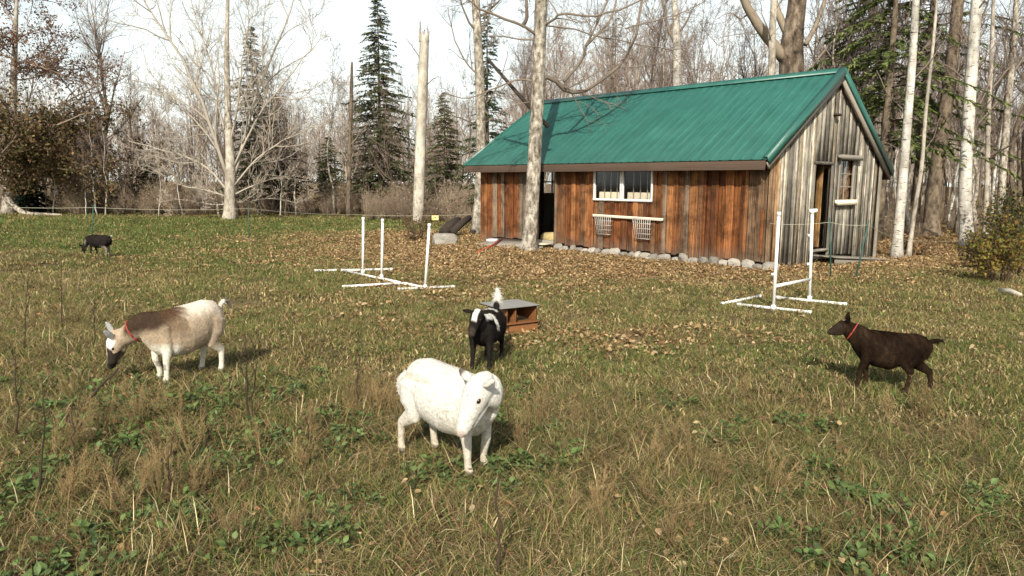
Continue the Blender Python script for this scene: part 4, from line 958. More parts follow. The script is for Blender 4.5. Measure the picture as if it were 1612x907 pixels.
# --- scattered masses (nobody could count them): instanced stuff
def proto(name, mb, mat, smooth=False):
    me = mb.mesh(name, smooth); me.materials.append(M[mat] if isinstance(mat, str) else mat)
    return bpy.data.objects.new(name, me)
def scatter(name, pts, rot, scl, protos, label, rng):
    n = len(pts); me = bpy.data.meshes.new(name); me.vertices.add(n); me.vertices.foreach_set('co', np.asarray(pts, np.float32).ravel())
    a = me.attributes.new('rot', 'FLOAT_VECTOR', 'POINT'); a.data.foreach_set('vector', np.asarray(rot, np.float32).ravel())
    a = me.attributes.new('scl', 'FLOAT_VECTOR', 'POINT'); s = np.asarray(scl, np.float32); s = np.repeat(s[:, None], 3, 1) if s.ndim == 1 else s; a.data.foreach_set('vector', s.ravel())
    a = me.attributes.new('pick', 'INT', 'POINT'); a.data.foreach_set('value', rng.integers(0, len(protos), n).astype(np.int32))
    pc = bpy.data.collections.new(name + '_kinds')
    for p in protos: pc.objects.link(p)
    g = bpy.data.node_groups.new(name + '_scatter', 'GeometryNodeTree')
    g.interface.new_socket('Geometry', in_out='INPUT', socket_type='NodeSocketGeometry'); g.interface.new_socket('Geometry', in_out='OUTPUT', socket_type='NodeSocketGeometry')
    N, L = g.nodes, g.links; gi, go = N.new('NodeGroupInput'), N.new('NodeGroupOutput'); iop = N.new('GeometryNodeInstanceOnPoints'); ci = N.new('GeometryNodeCollectionInfo')
    ci.inputs['Collection'].default_value = pc; ci.inputs['Separate Children'].default_value = True; ci.inputs['Reset Children'].default_value = True
    iop.inputs['Pick Instance'].default_value = True
    def na(t, nm):
        q = N.new('GeometryNodeInputNamedAttribute'); q.data_type = t; q.inputs['Name'].default_value = nm; return q.outputs['Attribute']
    L.new(gi.outputs[0], iop.inputs['Points']); L.new(ci.outputs[0], iop.inputs['Instance']); L.new(na('INT', 'pick'), iop.inputs['Instance Index'])
    L.new(na('FLOAT_VECTOR', 'rot'), iop.inputs['Rotation']); L.new(na('FLOAT_VECTOR', 'scl'), iop.inputs['Scale']); L.new(iop.outputs[0], go.inputs[0])
    o = link(name, me); md = o.modifiers.new('scatter', 'NODES'); md.node_group = g
    tag(o, label, kind='stuff'); return o
def zrot(n, rng, tilt=0.0): return np.stack([rng.normal(size=n) * tilt, rng.normal(size=n) * tilt, rng.uniform(0, 6.283, n)], -1)

rng = np.random.default_rng(77)
FARP = []
for k in range(5):
    tr, cr, _ = bare_tree(200 + k, 9 + k * .6, .09, .38, .12, 18, 6, 5, (25, 55), .12, .03, (.34, .29, .23), (.34, .27, .21), fine=True)
    cr.tubes(np.array([[0, 0, 0], [0, 0, 4.5], [.05, 0, 9.0]]), [.09, .06, .01], 6, np.tile([.2, .165, .13], (1, 3, 1))); FARP.append(proto('far_tree', cr, 'twig'))
n = 760; y = rng.uniform(46, 100, n); x = rng.uniform(-.95, .95, n) * y
sc = np.where(x < 0, rng.uniform(.55, .95, n), rng.uniform(.8, 1.25, n))
scatter('far_woods', np.stack([x, y, np.zeros(n)], -1), zrot(n, rng), sc, FARP, 'far bare woods closing the view behind the clearing', rng)
BRUSH = []
for k in range(5):
    mb = MB(); b = np.zeros((26, 2, 3)); a = rng.uniform(0, 6.28, 26); r = rng.uniform(0, .45, 26); b[:, 0, 0] = r * np.cos(a); b[:, 0, 1] = r * np.sin(a)
    b[:, 1] = b[:, 0] + np.stack([np.cos(a) * rng.uniform(.0, .5, 26), np.sin(a) * rng.uniform(0, .5, 26), rng.uniform(.8, 2.0, 26)], -1)
    P = b[:, :1] + (b[:, 1:] - b[:, :1]) * np.linspace(0, 1, 5)[None, :, None]; P[:, 1:] += rng.normal(size=(26, 4, 3)) * .05; R = np.tile(np.linspace(.012, .004, 5), (26, 1))
    tk, th = ((.36, .30, .22), (.34, .26, .19)) if k < 3 else ((.42, .36, .27), (.40, .32, .23)); mb.tubes(P, R, 3, bcol(R, tk, th))
    P2, R2 = shoot(P, R, 7, .2, 1, (20, 60), .45, .3, .05, .15, 3, .008, rng); R2 = np.maximum(R2, .004); mb.tubes(P2, R2, 3, bcol(R2, tk, th))
    P3, R3 = shoot(P2, R2, 3, .2, 1, (20, 60), .5, .3, .05, .15, 2, .008, rng); R3 = np.maximum(R3, .0035); mb.tubes(P3, R3, 3, bcol(R3, tk, th))
    leaves_on(mb, P3, 160 if k < 3 else 420, .045, [(.24, .16, .09), (.32, .24, .15), (.19, .12, .07), (.38, .33, .23)], rng, .08)
    BRUSH.append(proto('brush', mb, 'leaf'))
def brush_pts(n, xr, yr, ok):
    out = []
    while len(out) < n:
        y_ = rng.uniform(*yr); x_ = rng.uniform(*xr)
        if ok(x_, y_): out.append((x_, y_, tz(x_, y_)))
    return out
pts = brush_pts(230, (-36, 2), (35.2, 50), lambda x, y: abs(x) < .85 * y and blocal(x, y)[1] > BW + 2 or x < -4 and abs(x) < .85 * y)
pts += brush_pts(26, (-6.5, -1.6), (27, 34), lambda x, y: y > 30 - (x + 3) * .5)
pts += brush_pts(60, (-2, 12), (24, 40), lambda x, y: blocal(x, y)[1] > BW + 2.5)
pts += brush_pts(240, (10, 36), (22.5, 48), lambda x, y: x > .40 * y and y > 20 + .06 * x)
pts = np.array(pts); n = len(pts); sc = rng.uniform(.35, .85, n) * np.where(pts[:, 0] > 9, .75, 1.0)
scatter('undergrowth', pts, zrot(n, rng, .06), sc, BRUSH, 'brown leafless undergrowth along the foot of the woods', rng)

# --- shrubs on the right edge
def shrub(px, py, H, W, cols, label, seed, nl=1400, leaf=.035):
    r = np.random.default_rng(seed); p = gnd(px, py); o = empty('shrub', p, 0, label, 'shrub'); m = 22; a = r.uniform(0, 6.28, m)
    b = np.stack([np.cos(a) * .12, np.sin(a) * .12, np.zeros(m)], -1); e = np.stack([np.cos(a) * W * r.uniform(.2, 1, m), np.sin(a) * W * r.uniform(.2, 1, m), H * r.uniform(.5, 1, m)], -1)
    P = b[:, None] + (e - b)[:, None] * np.linspace(0, 1, 5)[None, :, None]; P[:, 1:] += r.normal(size=(m, 4, 3)) * .04; R = np.tile(np.linspace(.010, .004, 5), (m, 1))
    st_ = MB(); st_.tubes(P, R, 4, np.tile([.10, .07, .045], (m, 5, 1))); P2, R2 = shoot(P, R, 8, .25, 1, (25, 65), .4, .3, .04, .15, 4, .008, r); st_.tubes(P2, R2, 3, np.tile([.12, .08, .05], (len(P2), 5, 1))); st_.build('stems', M['twig'], o)
    lf = MB(); leaves_on(lf, P2, nl, leaf, cols, r, .05); lf.build('foliage', M['leaf'], o); return o
YG = [(.20, .15, .03), (.15, .14, .035), (.24, .17, .04), (.10, .11, .03), (.13, .07, .025)]
DG = [(.045, .06, .022), (.06, .065, .025), (.08, .07, .03), (.05, .035, .02)]
shrub(1572, 447, .95, .55, YG, 'yellow-green leafy shrub nearest the right edge', 1); shrub(1600, 432, 1.3, .7, YG + DG, 'taller mixed green shrub touching the right edge', 2, 1800)
shrub(1545, 425, .8, .5, DG + YG[:2], 'low dark green shrub left of the yellow-green one', 3, 1100); shrub(1612, 405, 1.7, .9, DG, 'large dark green shrub at the right edge of the clearing', 4, 2600, .045); shrub(1590, 395, 1.5, .8, DG + YG[1:2], 'dull green shrub under the speckled trunk', 5, 2000, .04)
shrub(655, 378, .75, .55, [(.12, .07, .04), (.16, .10, .055)], 'small brown twiggy bush before the pale dead birch', 6, 350); shrub(1440, 396, .5, .6, [(.13, .075, .04), (.2, .12, .06)], 'low brown bush at the feet of the slender birches', 7, 300)
mb = MB(); a, b = gnd(1574, 465), gnd(1606, 472); mb.tubes([tuple(a + Vector((0, 0, .05))), tuple((a + b) / 2 + Vector((0, 0, .07))), tuple(b + Vector((0, 0, .04)))], [.05, .045, .03], 8); tag(mb.build('fallen_branch', M['bark_dead'], smooth=True), 'short pale stick lying on the grass at the right edge', 'branch')

# ================================================================== GOATS
def limb_rings(mb, pts, sides=16, lat=(0, 1, 0)):
    """closed tube with elliptical rings; pts rows are x,y,z,half-width,half-height"""
    A = np.asarray(pts, float); P = A[:, :3]; ra, rb = A[:, 3], A[:, 4]
    T = norm(np.gradient(P, axis=0)); lat = np.asarray(lat, float); U = norm(lat - (T @ lat)[:, None] * T); V = np.cross(T, U)
    a = np.arange(sides) * 2 * math.pi / sides; rows = []
    e0, e1 = min(ra[0], rb[0]) * .7, min(ra[-1], rb[-1]) * .7
    seq = [(P[0] - T[0] * e0, ra[0] * .45, rb[0] * .45, U[0], V[0])] + [(P[i], ra[i], rb[i], U[i], V[i]) for i in range(len(P))] + [(P[-1] + T[-1] * e1, ra[-1] * .45, rb[-1] * .45, U[-1], V[-1])]
    for c, x_, y_, u, v in seq: rows.append(c + x_ * np.cos(a)[:, None] * u + y_ * np.sin(a)[:, None] * v)
    K = len(rows); idx = np.arange(K * sides).reshape(K, sides)
    f = np.stack([idx[:-1], np.roll(idx, -1, 1)[:-1], np.roll(idx, -1, 1)[1:], idx[1:]], -1).reshape(-1, 4)
    b = mb.n; mb.add(np.concatenate(rows), f); mb.f.append(idx[:1, ::-1] + b); mb.f.append(idx[-1:] + b)
def goat(name, label, loc, heading, scale, coat, pose, collar=None, seed=0):
    """heading: direction (x,y) the goat faces. pose: neck/head points and leg offsets in goat space (x forward, y left, z up)"""
    rng = np.random.default_rng(seed); mb = MB()
    belly = pose.get('belly', 1.0); pitch = pose.get('rump', 0.0)
    tor = [(-.365, .415, .035, .045), (-.335, .405, .085, .095), (-.25, .39, .125, .135), (-.13, .365, .150 * belly, .155), (.0, .355, .158 * belly, .165), (.11, .365, .142 * belly, .158), (.20, .385, .112, .145), (.27, .395, .085, .115), (.315, .395, .05, .07)]
    dp = pose.get('deep', 1.0); tk_ = pose.get('tuck', .0); tor = [(x_, z_ + (h_ * tk_ * .8 if -.3 < x_ < -.05 else 0), w_ * (1 - tk_ * .5 if -.3 < x_ < -.05 else 1), h_ * (1 - tk_ if -.3 < x_ < -.05 else 1)) for x_, z_, w_, h_ in tor]; limb_rings(mb, [(x_, 0, z_ + pitch * (-x_) - h_ * (dp - 1) * .35, w_, h_ * dp) for x_, z_, w_, h_ in tor], 24)
    nb, hb, hd = np.array(pose['neck']), np.array(pose['head']), norm(np.array(pose['dir'], float))
    n0 = np.array([.17, 0, .41]); n1 = np.array([.27, 0, .45])
    mid = (nb + hb) / 2
    pts, rr = smooth_path([n0, n1 * .5 + nb * .5, nb, hb], [.092, .090, .075, .056], 10)
    limb_rings(mb, [(*p_, r_ * .82, r_ * 1.12) for p_, r_ in zip(pts, rr)], 18, lat=(0, 1, 0) if abs(hd[1]) < .6 else (.3, 1, 0))
    up = np.array(pose.get('up', (0, 0, 1.0))); lat = norm(np.cross(up, hd)); upn = np.cross(hd, lat)
    hs = pose.get('hs', 1.0)
    def hp(f, s=0.0, u=0.0): return hb + (hd * f + lat * s + upn * u) * hs
    limb_rings(mb, [(*hp(-.05, 0, .005), .042 * hs, .045 * hs), (*hp(-.02, 0, .008), .056 * hs, .060 * hs), (*hp(.03, 0, .010), .057 * hs, .062 * hs), (*hp(.075, 0, .0), .046 * hs, .052 * hs), (*hp(.115, 0, -.010), .037 * hs, .041 * hs), (*hp(.150, 0, -.018), .033 * hs, .034 * hs), (*hp(.172, 0, -.022), .027 * hs, .027 * hs)], 18, lat=lat)
    limb_rings(mb, [(*hp(.0, 0, -.035), .034 * hs, .030 * hs), (*hp(.06, 0, -.045), .030 * hs, .026 * hs), (*hp(.13, 0, -.045), .022 * hs, .017 * hs)], 12, lat=lat)
    ears = []
    for s_, e in zip((1, -1), pose.get('ears', ((-.02, .10, .03), (-.02, .10, .03)))):
        r_ = hp(-.015, s_ * .045, .04); t_ = hp(e[0] - .015, s_ * (.045 + e[1]), .04 + e[2]); ears.append((r_, t_))
        m_ = (r_ + t_) / 2; wl_ = norm(np.cross(t_ - r_, hd))
        limb_rings(mb, [(*r_, .012, .016), (*(r_ * .6 + t_ * .4), .012, .028), (*(r_ * .3 + t_ * .7), .011, .024), (*t_, .009, .010)], 10, lat=wl_ if np.linalg.norm(wl_) > .5 else (0, 1, 0))
    tl = pose.get('tail', [(-.36, 0, .46), (-.42, 0, .50), (-.47, 0, .49)]); tr_ = pose.get('tailr', .028)
    tp, tq = smooth_path(tl, [tr_ * .9, tr_ * 1.1, tr_ * .5][:len(tl)] if len(tl) == 3 else [tr_ * .9, tr_ * 1.15, tr_, tr_ * .45], 8); limb_rings(mb, [(*a_, b_, b_ * .75) for a_, b_ in zip(tp, tq)], 10)
    hooves = []
    for k, (sx, sy) in enumerate(((1, 1), (1, -1), (-1, 1), (-1, -1))):
        fx, fl = pose['legs'][k][:2]; kx = pose['legs'][k][2] if len(pose['legs'][k]) > 2 else 0.0
        y_ = sy * .085; zl = fl
        if sx > 0:
            pts = [(.195, y_ * .8, .40, .060, .085), (.185 + kx * .2, y_, .30, .046, .062), (.19 + kx * .45, y_, .24, .033, .040), (.20 + kx * .75, y_ * .98, .165 + zl * .6, .026, .030), (.195 + fx * .85, y_ * .97, .085 + zl * .9, .020, .022), (.197 + fx * .95, y_ * .97, .05 + zl, .022, .024), (.207 + fx, y_ * .97, .022 + zl, .024, .030)]
        else:
            pts = [(-.25, y_ * .8, .41, .075, .12), (-.225 + fx * .25, y_ * 1.02, .31, .060, .095), (-.205 + fx * .4, y_ * 1.03, .245, .042, .060), (-.285 + fx * .75, y_, .175 + zl * .5, .024, .033), (-.278 + fx * .9, y_, .09 + zl * .9, .020, .022), (-.272 + fx * .95, y_, .05 + zl, .022, .024), (-.262 + fx, y_, .022 + zl, .024, .030)]
        limb_rings(mb, pts, 14); hooves.append(pts[-1])
    me = mb.mesh('goat_raw'); tmp = bpy.data.objects.new('goat_raw', me); COL.objects.link(tmp)
    md = tmp.modifiers.new('r', 'REMESH'); md.mode = 'VOXEL'; md.voxel_size = 0.0075
    ms = tmp.modifiers.new('s', 'SMOOTH'); ms.factor = 0.5; ms.iterations = 5
    dg = bpy.context.evaluated_depsgraph_get(); body = bpy.data.meshes.new_from_object(tmp.evaluated_get(dg)); bpy.data.objects.remove(tmp); body.name = 'body'
    n = len(body.vertices); V = np.zeros(n * 3, np.float32); body.vertices.foreach_get('co', V); V = V.reshape(-1, 3).astype(float)
    Nn = np.zeros(n * 3, np.float32); body.vertices.foreach_get('normal', Nn); Nn = Nn.reshape(-1, 3).astype(float)
    hl = V - hb; H = np.stack([hl @ hd, hl @ lat, hl @ upn], -1) / hs
    em = np.zeros(n)
    for r_, t_ in ears:
        ax = t_ - r_; tt = (V - r_) @ ax / (ax @ ax); em = np.maximum(em, np.where((np.linalg.norm(V - r_ - np.clip(tt, 0, 1)[:, None] * ax, axis=1) < .034) & (np.linalg.norm(hl - hd * .03 * hs, axis=1) > .062 * hs), np.clip(tt, 0, 1), 0))
    global EARM; EARM = em
    C = coat(V, H, (vnoise(V[:, 0] * 7 + V[:, 1] * 5 + 50, V[:, 2] * 7 + 50, 1, seed + 3) - .5) * .75 + (vnoise(V[:, 0] * 38 + V[:, 1] * 30 + 50, V[:, 2] * 26 + 50, 1, seed + 5) - .5) * .5)
    hoof = (V[:, 2] < .035) & (np.abs(Nn[:, 2]) < 2); C[hoof] = C[hoof] * .35 + np.array([.05, .04, .03]) * .65
    nose = sstep(.165, .18, H[:, 0]) * (np.abs(H[:, 1]) < .035) * (np.abs(H[:, 2] + .02) < .04); C = C * (1 - nose[:, None] * pose.get('nose', .7)) + np.array(pose.get('nosec', (.05, .04, .035))) * nose[:, None] * pose.get('nose', .7)
    ca = body.color_attributes.get('Col') or body.color_attributes.new('Col', 'FLOAT_COLOR', 'POINT')
    ca.data.foreach_set('color', np.concatenate([C, np.ones((n, 1))], 1).astype(np.float32).ravel()); body.polygons.foreach_set('use_smooth', np.ones(len(body.polygons), bool))
    body.materials.clear(); body.materials.append(M['fur'])
    o = empty(name, (loc[0], loc[1], tz(loc[0], loc[1]) + .018), math.atan2(heading[1], heading[0]), label, 'goat'); o.scale = scale if isinstance(scale, tuple) else (scale,) * 3
    link('body', body, None, o)
    # short coat hair lying back along the body
    h = MB(); ii = rng.integers(0, n, 9000); p_ = V[ii]; nn_ = Nn[ii]; back = np.array([-.75, 0, -.65]); hh = H[ii]
    d = norm(back - (nn_ @ back)[:, None] * nn_ + nn_ * .55 + rng.normal(size=p_.shape) * .25); ln = rng.uniform(.010, .024, (len(ii), 1)) * np.where((np.linalg.norm(hl[ii], axis=1) < .17)[:, None], .45, 1) * np.where((p_[:, 2] < .2)[:, None], .5, 1) * pose.get('fluff', 1.0)
    tailm = (p_[:, 0] < -.385)[:, None]; ln = np.where(tailm, ln * 2.6, ln)
    w = norm(np.cross(d, nn_)) * .0017; p0 = p_ - nn_ * .002
    VV = np.stack([p0 - w, p0 + w, p0 + d * ln], 1).reshape(-1, 3); cc = C[ii] * rng.uniform(.8, 1.15, (len(ii), 1)); h.add(VV, np.arange(len(VV)).reshape(-1, 3), np.repeat(cc, 3, 0)); h.build('coat_hair', M['hair'], o)
    for s_ in (1, -1):
        e_ = MB(); a = np.linspace(0, math.pi, 7); P_ = [tuple(hp(.045 + .013 * math.cos(q), s_ * .046, .020)) for q in a]; e_.tubes(P_, [.0015] + [(.0095 * math.sin(q) + .001) * hs for q in a[1:-1]] + [.0015], 8); e_.build('eye', M['eye'], o, smooth=True)
    if collar:
        c0 = n1 * .4 + nb * .6 if 'collar' not in pose else np.array(pose['collar'][:3]); k = int(np.argmin(np.linalg.norm(pts_neck(n0, n1, nb, hb) - c0, axis=1))); q = pts_neck(n0, n1, nb, hb); T = norm(q[min(k + 1, 29)] - q[k - 1]); r_ = np.interp(k / 29, [0, .33, .66, 1], [.092, .090, .075, .056]) + .004
        U = norm(np.array([0, 1.0, 0]) - T[1] * T); W = np.cross(T, U); a = np.linspace(0, 2 * math.pi, 25); cm = MB()
        cm.tubes([q[k] + U * r_ * .86 * math.cos(t) + W * r_ * 1.13 * math.sin(t) for t in a], [.0065] * 25, 6); cm.build('collar', M[collar], o, smooth=True)
    return o
def pts_neck(n0, n1, nb, hb): return smooth_path([n0, n1 * .5 + nb * .5, nb, hb], [1, 1, 1, 1], 30)[0]
def lerp(a, b, f): return np.asarray(a) * (1 - f[:, None]) + np.asarray(b) * f[:, None]

WHITE = np.array([.56, .54, .485]); BLACK = np.array([.012, .010, .009])
def coat_white(V, H, n):
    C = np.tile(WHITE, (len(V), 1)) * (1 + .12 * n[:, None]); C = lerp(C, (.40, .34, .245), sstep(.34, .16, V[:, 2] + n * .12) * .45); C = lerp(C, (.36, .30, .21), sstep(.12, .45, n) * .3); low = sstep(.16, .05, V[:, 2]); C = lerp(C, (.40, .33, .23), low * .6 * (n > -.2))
    spot = (vnoise(V[:, 0] * 60 + 9, V[:, 2] * 60 + V[:, 1] * 40, 1, 4) > .93) & (V[:, 2] > .2); C[spot] *= .6
    C = lerp(C, (.40, .30, .25), sstep(.25, .5, EARM) * .35); C = lerp(C, (.06, .05, .045), sstep(.45, .75, EARM) * (H[:, 1] < 0) * .9)
    C = lerp(C, (.42, .32, .26), (np.abs(H[:, 2] + .036) < .0055) * sstep(.10, .125, H[:, 0]) * (np.linalg.norm(H, axis=1) < .2) * .8)
    return lerp(C, (.50, .42, .34), sstep(.020, .010, np.hypot(H[:, 0] - .045, H[:, 2] - .020)) * (np.abs(H[:, 1]) > .035) * .8)
def coat_tan(V, H, n):
    x_, z_ = V[:, 0], V[:, 2]; C = np.tile(np.array([.36, .28, .195]), (len(V), 1)) * (1 + .25 * n[:, None])
    C = lerp(C, (.62, .56, .46), sstep(.42, .54, z_ + n * .08) * sstep(.16, -.06, x_ + n * .1))                                  # pale back
    C = lerp(C, (.66, .62, .52), sstep(.30, .25, z_ + n * .05) * sstep(.05, .12, x_)); C = lerp(C, (.60, .55, .45), sstep(.24, .17, z_))
    C = lerp(C, (.045, .030, .020), sstep(.05, .14, x_ + n * .16) * sstep(.33, .42, z_ + n * .06 + .25 * np.maximum(0, x_ - .3)) * sstep(.56, .50, np.abs(V[:, 1]) + .42 + .0 * x_) * sstep(.62, .54, x_))  # dark saddle and mane
    C = lerp(C, (.09, .052, .028), sstep(.02, .13, x_ + n * .2) * sstep(.26, .14, x_) * sstep(.30, .40, z_ + n * .06) * .7)
    C = lerp(C, (.60, .54, .44), sstep(.30, .34, x_) * sstep(.33, .29, z_ - .35 * np.maximum(0, .35 - x_)) * (np.linalg.norm(H, axis=1) > .1) * .9)
    hd_ = np.linalg.norm(H - np.array([.06, 0, 0]), axis=1) < .14
    hc = np.tile(np.array([.36, .28, .20]), (len(V), 1)); hc = lerp(hc, (.035, .028, .022), ((np.abs(H[:, 1]) > .022) * (np.abs(H[:, 1]) < .046) * sstep(.03, .05, H[:, 0])).astype(float)); hc = lerp(hc, (.03, .025, .02), sstep(.11, .13, H[:, 0]) * .8); hc = lerp(hc, (.72, .70, .66), (sstep(.02, .035, H[:, 2]) * sstep(-.02, .0, H[:, 0]) * sstep(.07, .05, H[:, 0])))
    C = np.where(hd_[:, None], hc, C); C = lerp(C, (.26, .26, .255), sstep(.1, .4, EARM))
    C = lerp(C, (.03, .028, .025), sstep(-.40, -.42, x_) * .8)
    spot = (np.abs(z_ - .13) < .022) & (x_ > .1) & (V[:, 1] * 10 % 1 > .3); C[spot] *= .45
    return C
def coat_pied(V, H, n):
    x_, z_ = V[:, 0], V[:, 2]; C = np.tile(BLACK * 1.3, (len(V), 1)) * (1 + .3 * n[:, None])
    C = lerp(C, WHITE, sstep(-.37, -.39, x_)); C = lerp(C, WHITE, sstep(.49, .505, z_ + n * .02) * sstep(.05, .0, np.abs(x_ + .12)) * 1.0)
    band = sstep(.035, .02, np.abs(x_ - .10 + .25 * (.5 - z_) + n * .04)) * sstep(.34, .38, z_) * (np.linalg.norm(H, axis=1) > .14); C = lerp(C, WHITE, band * (V[:, 1] > -.16))
    C = lerp(C, WHITE, sstep(.46, .49, z_ + n * .03) * sstep(.10, .15, x_) * sstep(.30, .26, x_) * .9)
    C = lerp(C, WHITE, (sstep(.028, .018, np.abs(H[:, 1] - .008)) * sstep(.10, .075, H[:, 0]) * sstep(.02, .035, H[:, 2]) * sstep(-.05, -.03, H[:, 0])))
    return lerp(C, (.06, .05, .04), sstep(.12, .15, H[:, 0]) * (np.linalg.norm(H, axis=1) < .2) * .5)
def coat_dark(V, H, n):
    C = np.tile(np.array([.016, .010, .0065]), (len(V), 1)) * (1 + 1.2 * n[:, None]); C = lerp(C, (.034, .021, .013), sstep(.22, .12, V[:, 2]) * .6); C = lerp(C, (.045, .028, .017), sstep(.1, .5, n) * .5)
    C = lerp(C, (.04, .03, .024), sstep(.12, .06, np.linalg.norm(H - np.array([.10, 0, 0]), axis=1)) * .5); return lerp(C, (.25, .22, .2), sstep(.024, .014, np.hypot(H[:, 0] + .0, H[:, 1])) * (H[:, 2] > .05))
def coat_far(V, H, n):
    x_, z_ = V[:, 0], V[:, 2]; C = np.tile(BLACK * 1.6, (len(V), 1)) * (1 + .4 * n[:, None]); C = lerp(C, (.22, .19, .15), sstep(.28, .20, z_ + n * .1) * sstep(-.05, -.15, x_) * .8); C = lerp(C, (.5, .47, .4), sstep(-.40, -.43, x_)); return lerp(C, (.16, .13, .10), (n > .30).astype(float) * .8)
# white goat, head turned back to its right
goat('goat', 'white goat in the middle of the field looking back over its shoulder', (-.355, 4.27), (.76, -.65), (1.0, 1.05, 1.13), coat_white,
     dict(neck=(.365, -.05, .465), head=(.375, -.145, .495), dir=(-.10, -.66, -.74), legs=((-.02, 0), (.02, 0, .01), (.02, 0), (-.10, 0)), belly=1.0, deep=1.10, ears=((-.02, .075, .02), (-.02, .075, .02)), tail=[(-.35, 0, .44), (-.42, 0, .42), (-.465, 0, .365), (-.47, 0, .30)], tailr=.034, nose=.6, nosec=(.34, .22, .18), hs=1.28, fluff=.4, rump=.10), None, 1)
goat('goat', 'tan goat with dark mane and white legs grazing at left', (-2.76, 6.02), (-.60, -.80), (.96, 1.06, 1.16), coat_tan,
     dict(neck=(.36, -.10, .38), head=(.43, -.21, .31), dir=(.35, -.36, -.85), up=(.8, -.3, .5), legs=((.01, 0), (-.03, 0), (-.03, 0), (.05, 0)), belly=1.10, deep=1.08, ears=((-.03, .035, .085), (-.03, .05, .07)), tail=[(-.35, 0, .46), (-.40, 0, .52), (-.45, 0, .52), (-.48, 0, .46)], tailr=.02, rump=.12, collar=(.38, -.08, .38), hs=1.15, fluff=.6), 'collar_red', 2)
goat('goat', 'black goat with white blaze and tail facing the camera', (-.235, 6.75), (-.24, -.97), (.92, .92, 1.0), coat_pied,
     dict(neck=(.34, .01, .47), head=(.375, .015, .52), dir=(.72, -.10, -.50), legs=((.0, 0), (.03, 0), (.0, 0), (-.03, 0)), ears=((-.01, .115, .02), (-.02, .10, -.01)), tail=[(-.35, 0, .46), (-.40, 0, .54), (-.43, 0, .62), (-.41, 0, .68)], tailr=.035, hs=1.12), None, 3)
goat('goat', 'dark brown goat with red collar walking left at the right side', (3.155, 6.0), (-.90, .40), (.82, .86, .95), coat_dark,
     dict(neck=(.36, 0, .50), head=(.415, .0, .535), dir=(.93, .10, -.24), legs=((.08, .0, .07), (-.01, 0), (.10, 0), (-.14, 0)), belly=.95, deep=1.04, tuck=.14, ears=((-.03, .055, .075), (-.05, .05, .075)), tail=[(-.35, 0, .46), (-.41, 0, .475), (-.47, 0, .48)], tailr=.026, collar=(.36, 0, .49), hs=.95), 'collar_red', 4)
goat('goat', 'small black and grey goat grazing far off in the lawn', (-8.98, 15.9), (-.93, .25), (.80, .8, .86), coat_far,
     dict(neck=(.40, .0, .33), head=(.50, .0, .20), dir=(.45, 0, -.9), up=(.8, 0, .5), legs=((.02, 0), (-.03, 0), (-.03, 0), (.05, 0)), ears=((-.03, .08, .03), (-.03, .08, .03)), tail=[(-.35, 0, .46), (-.40, 0, .50), (-.44, 0, .52)], tailr=.03), None, 5)

# ================================================================== GRASS, WEEDS, FALLEN LEAVES
GOATS = np.array([(-.355, 4.33), (-2.8, 6.13), (-.235, 6.78), (3.155, 6.03), (-8.98, 15.9), (.1, 8.3)])
def tuft(seed, n, rad, h, lean, width, pal, wts, curl=.5):
    """a tuft of bent tapering blades"""
    r = np.random.default_rng(seed); a = r.uniform(0, 6.283, n); rr = rad * np.sqrt(r.random(n)); base = np.stack([rr * np.cos(a), rr * np.sin(a), np.full(n, -.01)], -1)
    az = r.uniform(0, 6.283, n); th = np.radians(r.uniform(*lean, n)); L = r.uniform(*h, n); K = 4; pts = [base]; cur = base; out = np.stack([np.cos(az), np.sin(az), np.zeros(n)], -1)
    for s in range(K - 1):
        d = out * np.sin(th)[:, None] + np.array([0, 0, 1.0]) * np.cos(th)[:, None]; cur = cur + d * (L / (K - 1))[:, None]; cur[:, 2] = np.maximum(cur[:, 2], .004 + .02 * r.random(n)); pts.append(cur); th = th + curl * r.uniform(.2, 1.0, n); out = norm(out + r.normal(size=(n, 3)) * [.15, .15, 0])
    P = np.stack(pts, 1); side = np.stack([-np.sin(az + r.normal(size=n) * .8), np.cos(az + r.normal(size=n) * .8), np.zeros(n)], -1)
    w = (width * r.uniform(.6, 1.3, n))[:, None] * np.array([1, .9, .6, .12])[None]
    V = np.stack([P - side[:, None] * w[..., None], P + side[:, None] * w[..., None]], 2).reshape(-1, 3); i = np.arange(n * K * 2).reshape(n, K, 2)
    f = np.stack([i[:, :-1, 0], i[:, :-1, 1], i[:, 1:, 1], i[:, 1:, 0]], -1).reshape(-1, 4)
    c = np.asarray(pal)[r.choice(len(pal), n, p=np.array(wts) / sum(wts))] * r.uniform(.7, 1.3, (n, 1)); mb = MB(); mb.add(V, f, np.repeat(c, K * 2, 0)); return mb
ST, PS, OL, GN, DGN, BR = (.36, .275, .135), (.52, .43, .25), (.20, .172, .060), (.125, .165, .042), (.060, .10, .028), (.20, .12, .062)
PAL = [ST, PS, OL, GN, DGN, BR]
def pro(name, k, *a, mat='blade', **kw): return [proto(name, tuft(s, *a, **kw), mat) for s in range(k, k + 5)]
TALL = pro('tall_tuft', 1, 46, .10, (.07, .21), (8, 65), .0020, PAL, (4, 1.2, 4, 2, 2.5, 4))
MATT = pro('matted_tuft', 11, 48, .15, (.08, .22), (50, 88), .0022, PAL, (5, 1.6, 5, 1, 2.2, 5), curl=.25)
MEDG = pro('green_tuft', 21, 46, .12, (.05, .13), (10, 70), .0024, PAL, (2, .6, 4, 5, 3, .6))
LAWN = pro('lawn_tuft', 31, 44, .17, (.02, .055), (10, 72), .0044, PAL, (1.2, .2, 3, 6, 3, .3))
DRYL = pro('dry_lawn_tuft', 41, 44, .17, (.02, .06), (15, 84), .0044, PAL, (4, .8, 5, 1.6, 1.2, 3))
